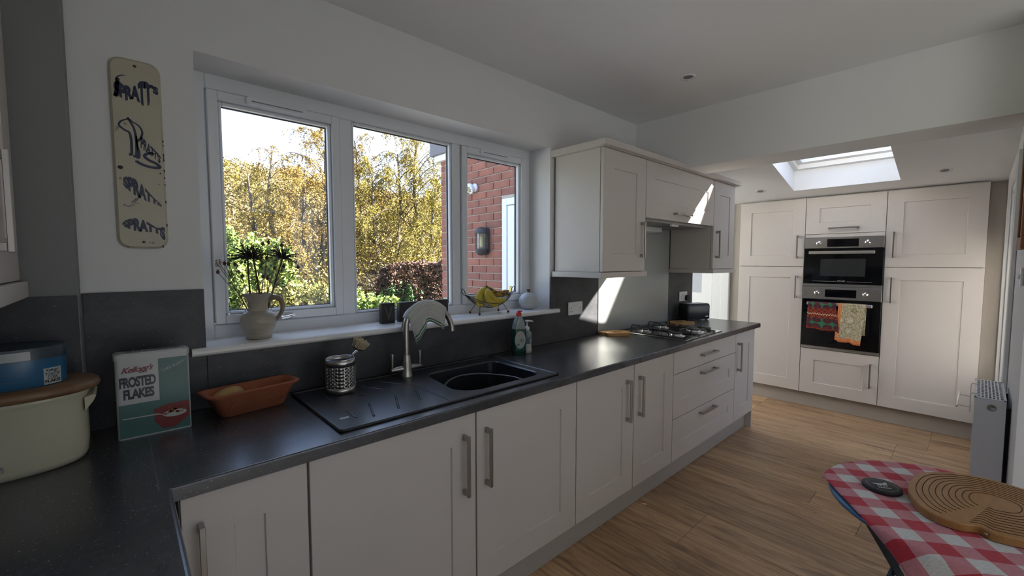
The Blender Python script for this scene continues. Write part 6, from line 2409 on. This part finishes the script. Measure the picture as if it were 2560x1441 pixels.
def leaves(P, size, aspect=0.6, rng=rng):
    n = len(P)
    a = rng.normal(size=(n, 3)); a /= np.linalg.norm(a, axis=1)[:, None]
    b = rng.normal(size=(n, 3)); b -= (a * b).sum(1)[:, None] * a; b /= np.linalg.norm(b, axis=1)[:, None]
    s = (size * rng.uniform(0.6, 1.3, n))[:, None]
    V = np.stack([P - a * s, P + b * s * aspect, P + a * s, P - b * s * aspect], 1).reshape(-1, 3)
    F = np.arange(4 * n).reshape(n, 4)
    return V, F
CAMP = np.array([0.0892, -1.8896])
def at(az, r):
    """ground position seen at azimuth az (degrees from +Y towards +X) and range r from the viewer's spot"""
    return CAMP[0] + r * math.sin(R(az)), CAMP[1] + r * math.cos(R(az))

m_grass = mat('lawn_grass', (0.05, 0.085, 0.015), 0.9, col2=(0.09, 0.12, 0.03), vscale=3)
g = struct('ground_garden', MB().box(-60, 90, 0.45, 130, -1.9, -0.65), m_grass)
struct('ground_bounce_patio', MB().box(-9, 2.91, 0.46, 7.4, -0.649, -0.60), mat('bounce_patio_slab', (0.55, 0.54, 0.51), 0.8))  # unseen pale slab added to bounce sunlight up through the window
g = struct('ground_lawn', MB().box(-30, 40, -60, -16.0, -0.6, -0.12), m_grass)

def hedge(name, c, hx, hy, h, z0, rz, n, size, cols, label, cat='hedge', lump=0.18, group=None):
    r = thing(name, label, cat, (c[0], c[1], z0), rz, group)
    T = WORLD[r]
    # bumpy core
    q = MB()
    nx, nz = 16, 10
    P = []
    u = rng.uniform(-1, 1, n); v = rng.uniform(-1, 1, n); w_ = rng.uniform(0, 1, n)
    face = rng.integers(0, 4, n)
    x = u.copy(); y = v.copy(); zz = w_.copy()
    dep = rng.exponential(0.10, n)
    f0 = face == 0; y[f0] = -1 + dep[f0]
    f1 = face == 1; zz[f1] = 1 - dep[f1] * 0.7
    f2 = face == 2; x[f2] = np.sign(u[f2]) * (1 - dep[f2])
    f3 = face == 3; y[f3] = -1 + dep[f3] * 1.3
    rd = np.sqrt(x * x + 0.0 * y)
    bump = 1 + lump * np.sin(u * 7 + c[0]) * np.cos(w_ * 5 + c[1]) + lump * 0.5 * np.sin(u * 17 + w_ * 9)
    tap = 1 - 0.18 * zz ** 3
    Q = np.stack([x * hx * tap, y * hy * bump * tap, zz * h * (1 + (bump - 1) * 0.7) * (1 - 0.10 * rd ** 4)], 1)
    W = np.array(T)
    Q = Q @ W[:3, :3].T + W[:3, 3]
    V, F = leaves(Q, size)
    fast_mesh('foliage', V, F, leaf_mat(name + '_leaf_' + str(len(MATS)), [tuple(v_ * 0.75 for v_ in c_) for c_ in cols]), r, kind='stuff')
    core = MB()
    rings = []
    for k in range(6):
        zt = k / 5
        s = (0.80 if k < 5 else 0.55)
        rings.append([tuple(T @ Vector((a * s, b * s, zt * h * 0.86))) for a, b in rrect(-hx, hx, -hy, hy, min(hx, hy) * 0.7, 4)])
    core.grid(rings, wrap=True)
    core.add(rings[-1], [list(range(len(rings[-1])))])
    core.build('branches', mat(name + '_core_' + str(len(MATS)), tuple(q_ * 0.35 for q_ in cols[0]), 0.9), r)  # solid filler core in a darkened leaf colour
    return r
GREEN = [(0.08, 0.18, 0.03), (0.26, 0.46, 0.07), (0.62, 0.78, 0.13), (0.95, 0.95, 0.22)]
YEL = [(0.20, 0.22, 0.04), (0.50, 0.48, 0.09), (0.80, 0.72, 0.17), (0.95, 0.82, 0.32)]
COP = [(0.07, 0.04, 0.03), (0.20, 0.10, 0.07), (0.44, 0.21, 0.13), (0.70, 0.44, 0.26)]
DARK = [(0.04, 0.12, 0.03), (0.12, 0.26, 0.07), (0.26, 0.46, 0.12)]
# near green shrubs, left to right
hedge('garden_shrub', at(9.5, 9.9), 1.12, 0.70, 2.33, -0.65, R(-8), 24000, 0.046, GREEN, 'tall bright green shrub behind the dried flowers at the left of the view', 'shrub', group='garden shrubs below the window')
hedge('garden_shrub', at(15.2, 9.3), 0.93, 0.60, 1.50, -0.65, R(-14), 18000, 0.042, YEL, 'yellow-green twiggy shrub behind the stoneware jug', 'shrub', group='garden shrubs below the window')
hedge('garden_shrub', at(19.3, 10.2), 0.83, 0.60, 1.38, -0.65, R(-18), 16000, 0.044, GREEN, 'low green shrub in the lower right of the left pane', 'shrub', group='garden shrubs below the window')
hedge('garden_shrub', at(23.8, 9.6), 0.75, 0.60, 1.23, -0.65, R(-22), 16000, 0.042, GREEN, 'bright green shrub at the lower left of the middle pane', 'shrub', group='garden shrubs below the window')
hedge('garden_shrub', at(28.0, 11.1), 0.60, 0.50, 1.35, -0.65, R(-26), 12000, 0.040, DARK, 'dark green bush in front of the copper hedge', 'shrub', group='garden shrubs below the window')
hedge('copper_hedge', at(31.6, 11.2), 1.44, 0.55, 2.04, -0.65, R(-33), 34000, 0.040, COP, 'clipped copper-brown hedge beside the brick wall', 'hedge', 0.05)
hedge('garden_shrub', at(26.4, 7.8), 0.33, 0.25, 1.08, -0.65, R(-22), 1600, 0.030, [(0.45, 0.45, 0.12), (0.6, 0.58, 0.3)], 'pale sprig of young yellow leaves above the printing blocks', 'shrub', group='garden shrubs below the window')

# neighbouring roof beyond the shrubs
def roof():
    x, y = at(18.5, 17)
    r = thing('neighbour_roof', 'pinkish tiled roof of a low building beyond the shrubs', 'roof', (x, y, -1.0), R(-18))
    T = WORLD[r]
    q = MB()
    q.T = T
    q.box(-2.6, 2.6, -0.6, 2.4, 0, 1.5)
    q.build('wall', mat('neighbour_brick', (0.08, 0.045, 0.035), 0.9, var=0.2), r)
    mt = mat('pink_roof_tile', (0.085, 0.062, 0.052), 0.85, col2=(0.11, 0.085, 0.07), vscale=6)
    me = None
    cnt = 0
    for k in range(8):
        for j in range(18):
            if me is None:
                q = MB()
                q.T = T
                q.box(0, 0.28, 0, 0.24, 0, 0.022, 0.004)
                o = q.build('tile', mt, r)
                me = o.data
            else:
                o = bpy.data.objects.new('tile', me)
                C.objects.link(o)
                o.parent = r
            o.location = (-2.65 + j * 0.295 + (k % 2) * 0.10, -0.85 + k * 0.215, 1.43 + k * 0.128)
            o.rotation_euler = (R(30), 0, 0)
roof()

def birch(seed, az, rng_, h, cols, label, z0=-1.2, lean=0.0, nb=34, dens=1.0):
    x, y = at(az, rng_)
    r = thing('birch_tree', label, 'tree', (x, y, z0), 0, 'weeping birches beyond the garden')
    rr = random.Random(seed)
    g_ = np.random.default_rng(seed)
    base = Vector((x, y, z0))
    top = base + Vector((lean * h, rr.uniform(-.4, .4), h))
    tr = spline([base, base.lerp(top, .3) + Vector((rr.uniform(-.25, .25), 0, 0)), base.lerp(top, .65) + Vector((rr.uniform(-.3, .3), 0, 0)), top], 6)
    q = MB()
    n = len(tr)
    q.tube(tr, [0.11 * (1 - i / n) ** 0.8 + 0.012 for i in range(n)], 7)
    q.build('trunk', mat('birch_bark', (0.10, 0.085, 0.065), 0.8, col2=(0.03, 0.022, 0.017), vscale=4, stretch=(1, 1, 5)), r)
    bq, tq, LP = MB(), MB(), []
    for k in range(nb):
        t_ = 0.22 + 0.77 * (k + rr.random()) / nb
        f = t_ * (n - 1)
        i = min(int(f), n - 2)
        st = tr[i].lerp(tr[i + 1], f - i)
        a = rr.random() * 6.283
        L = h * (0.34 * (1 - t_) + 0.10) * rr.uniform(0.7, 1.2)
        d = Vector((math.cos(a), math.sin(a), 0))
        pts = spline([st, st + d * L * .35 + Vector((0, 0, L * .38)), st + d * L * .75 + Vector((0, 0, L * .55)), st + d * L * 1.05 + Vector((0, 0, L * .42))], 4)
        m_ = len(pts)
        bq.tube(pts, [0.026 * (1 - j / m_) * (1.2 - t_) + 0.006 for j in range(m_)], 5, caps=False)
        ns = int(12 * dens)
        for s_ in range(ns):
            j = rr.randint(m_ // 3, m_ - 1)
            p0 = pts[j]
            ln = rr.uniform(0.35, 1.35) * (0.5 + 0.6 * (1 - t_))
            off = Vector((rr.gauss(0, .12), rr.gauss(0, .12), 0))
            p1 = p0 + off + Vector((0, 0, -ln * .45 + 0.08))
            p2 = p0 + off * 1.5 + Vector((0, 0, -ln))
            tq.tube([p0, p1, p2], [0.006, 0.004, 0.003], 3, caps=False)
            kn = int(34 * dens)
            for u_ in range(kn):
                w_ = rr.random()
                pp = p0.lerp(p1, w_ * 2) if w_ < .5 else p1.lerp(p2, w_ * 2 - 1)
                LP.append((pp.x + rr.gauss(0, .035), pp.y + rr.gauss(0, .035), pp.z + rr.gauss(0, .03)))
    bq.build('branches', mat('birch_branch', (0.075, 0.055, 0.030), 0.8), r)
    tq.build('twigs', mat('birch_twig', (0.070, 0.045, 0.015), 0.8), r, kind='stuff')
    V, F = leaves(np.array(LP), 0.031, 0.5, g_)
    fast_mesh('foliage', V, F, leaf_mat('birch_leaf_%d' % seed, cols), r, kind='stuff')
GOLD = [(0.36, 0.19, 0.015), (0.60, 0.36, 0.035), (0.78, 0.53, 0.08)]
YG = [(0.30, 0.23, 0.012), (0.56, 0.43, 0.025), (0.75, 0.60, 0.07)]
PALE = [(0.44, 0.28, 0.06), (0.62, 0.42, 0.10), (0.74, 0.53, 0.15)]
birch(1, 11.0, 19, 6.0, YG, 'bare weeping tree at the left of the left pane', nb=30)
birch(2, 14.0, 20, 7.2, PALE, 'thin pale birch rising above the hill in the left pane', nb=26, dens=0.8)
birch(3, 16.8, 17, 5.8, GOLD, 'golden weeping birch in the middle of the left pane', nb=38)
birch(4, 19.2, 18, 7.8, GOLD, 'tall golden birch at the right edge of the left pane', nb=40)
birch(5, 22.8, 19, 7.6, PALE, 'pale tall birch at the left edge of the middle pane', nb=36)
birch(6, 25.0, 17, 6.2, YG, 'yellow-green weeping birch in the centre of the middle pane', nb=42)
birch(7, 27.6, 18, 6.9, YG, 'yellow-green birch with an upright crown in the middle pane', nb=42)
birch(8, 30.2, 18, 8.4, YG, 'tallest birch beside the brick extension', nb=44)
birch(9, 32.6, 16, 5.6, YG, 'yellow birch partly behind the brick extension', nb=34)

def woodland():
    """hillside and the far woodland on it"""
    def hz(x, y):
        az = math.degrees(math.atan2(x - CAMP[0], y - CAMP[1]))
        d = math.hypot(x - CAMP[0], y - CAMP[1])
        top = 17.0 - 0.22 * (az - 8)
        s = min(1, max(0, (d - 30) / 65))
        s = s * s * (3 - 2 * s)
        return -1.0 + top * s
    rows = []
    for i in range(30):
        d = 24 + i * 4.0
        rows.append([(*at(-24 + j * 2.4, d), hz(*at(-24 + j * 2.4, d))) for j in range(30)])
    q = MB()
    q.grid(rows)
    o = q.build('ground_hill', mat('hill_earth', (0.045, 0.035, 0.016), 0.9, var=0.3, vscale=0.4))
    o['kind'] = 'structure'
    g_ = np.random.default_rng(21)
    n = 2300
    az = g_.uniform(-14, 40, n)
    d = 30 + 62 * np.sqrt(g_.uniform(0, 1, n))
    Ps = []
    for a, dd in zip(az, d):
        x, y = at(a, dd)
        zb = hz(x, y)
        hh = g_.uniform(1.6, 3.2)
        k = 110
        v = g_.normal(size=(k, 3)); v /= np.linalg.norm(v, axis=1)[:, None]
        v *= g_.uniform(0.6, 1, (k, 1))
        Ps.append(v * np.array([hh * .55, hh * .55, hh * .75]) + np.array([x, y, zb + hh * .7]))
    P = np.concatenate(Ps)
    V, F = leaves(P, 0.17, 0.6, g_)
    o = fast_mesh('hillside_woodland', V, F, leaf_mat('woodland_canopy', [(0.26, 0.17, 0.05), (0.44, 0.31, 0.09), (0.54, 0.40, 0.13), (0.42, 0.38, 0.09)], 0.6), kind='stuff', loc=(20, 60, 0))
    tag(o, 'hazy brown and gold woodland covering the distant hillside', 'woodland')
    # thicket filling the ground between the birches
    n = 1300
    az = g_.uniform(-12, 38, n)
    d = g_.uniform(15, 28, n)
    Ps = []
    for a, dd in zip(az, d):
        x, y = at(a, dd)
        hh = g_.uniform(0.9, 2.2)
        k = 150
        v = g_.normal(size=(k, 3)); v /= np.linalg.norm(v, axis=1)[:, None]
        v *= g_.uniform(0.5, 1, (k, 1))
        Ps.append(v * np.array([hh * .6, hh * .6, hh * .7]) + np.array([x, y, -1.0 + hh * .9]))
    P = np.concatenate(Ps)
    V, F = leaves(P, 0.05, 0.5, g_)
    o = fast_mesh('garden_thicket', V, F, leaf_mat('thicket_leaf', [(0.34, 0.22, 0.03), (0.56, 0.40, 0.06), (0.70, 0.54, 0.12), (0.60, 0.52, 0.08)], 1.5), kind='stuff', loc=(8, 18, 0))
    tag(o, 'sunlit golden undergrowth below the birches', 'undergrowth')
woodland()

def sun_blocker_house():  # unseen block added to keep sun off most of the roof light
    d = Vector((0.427, -0.904, 0)).normalized()
    nrm = Vector((0.904, 0.427, 0)).normalized()       # away from the kitchen
    P0 = Vector((7.27, -3.61, 0))
    a, b = P0 - d * 1.45, P0 + d * 3.4
    r = thing('sun_blocker_house', 'added sun-blocking house out of view beyond the kitchen end wall', 'house', tuple(P0), 0)
    q = MB()
    vs = [a, b, b + nrm * 2.4, a + nrm * 2.4]
    q.add([(*p_.xy, -0.1) for p_ in vs] + [(*p_.xy, 4.2) for p_ in vs], [(0, 3, 2, 1), (4, 5, 6, 7), (0, 1, 5, 4), (1, 2, 6, 5), (2, 3, 7, 6), (3, 0, 4, 7)])
    q.build('wall', mat('blocker_brick', (0.24, 0.12, 0.09), 0.9, var=0.2), r)
    q = MB()
    q.add([(*a.xy, 4.2), (*b.xy, 4.2), (*a.xy, 4.94), (*b.xy, 4.94), (*(a + nrm * 2.4).xy, 4.2), (*(b + nrm * 2.4).xy, 4.2)], [(0, 1, 3, 2), (2, 3, 5, 4), (0, 2, 4), (1, 5, 3), (0, 4, 5, 1)])
    q.build('roof', mat('blocker_roof_tile', (0.20, 0.12, 0.09), 0.9), r)
sun_blocker_house()
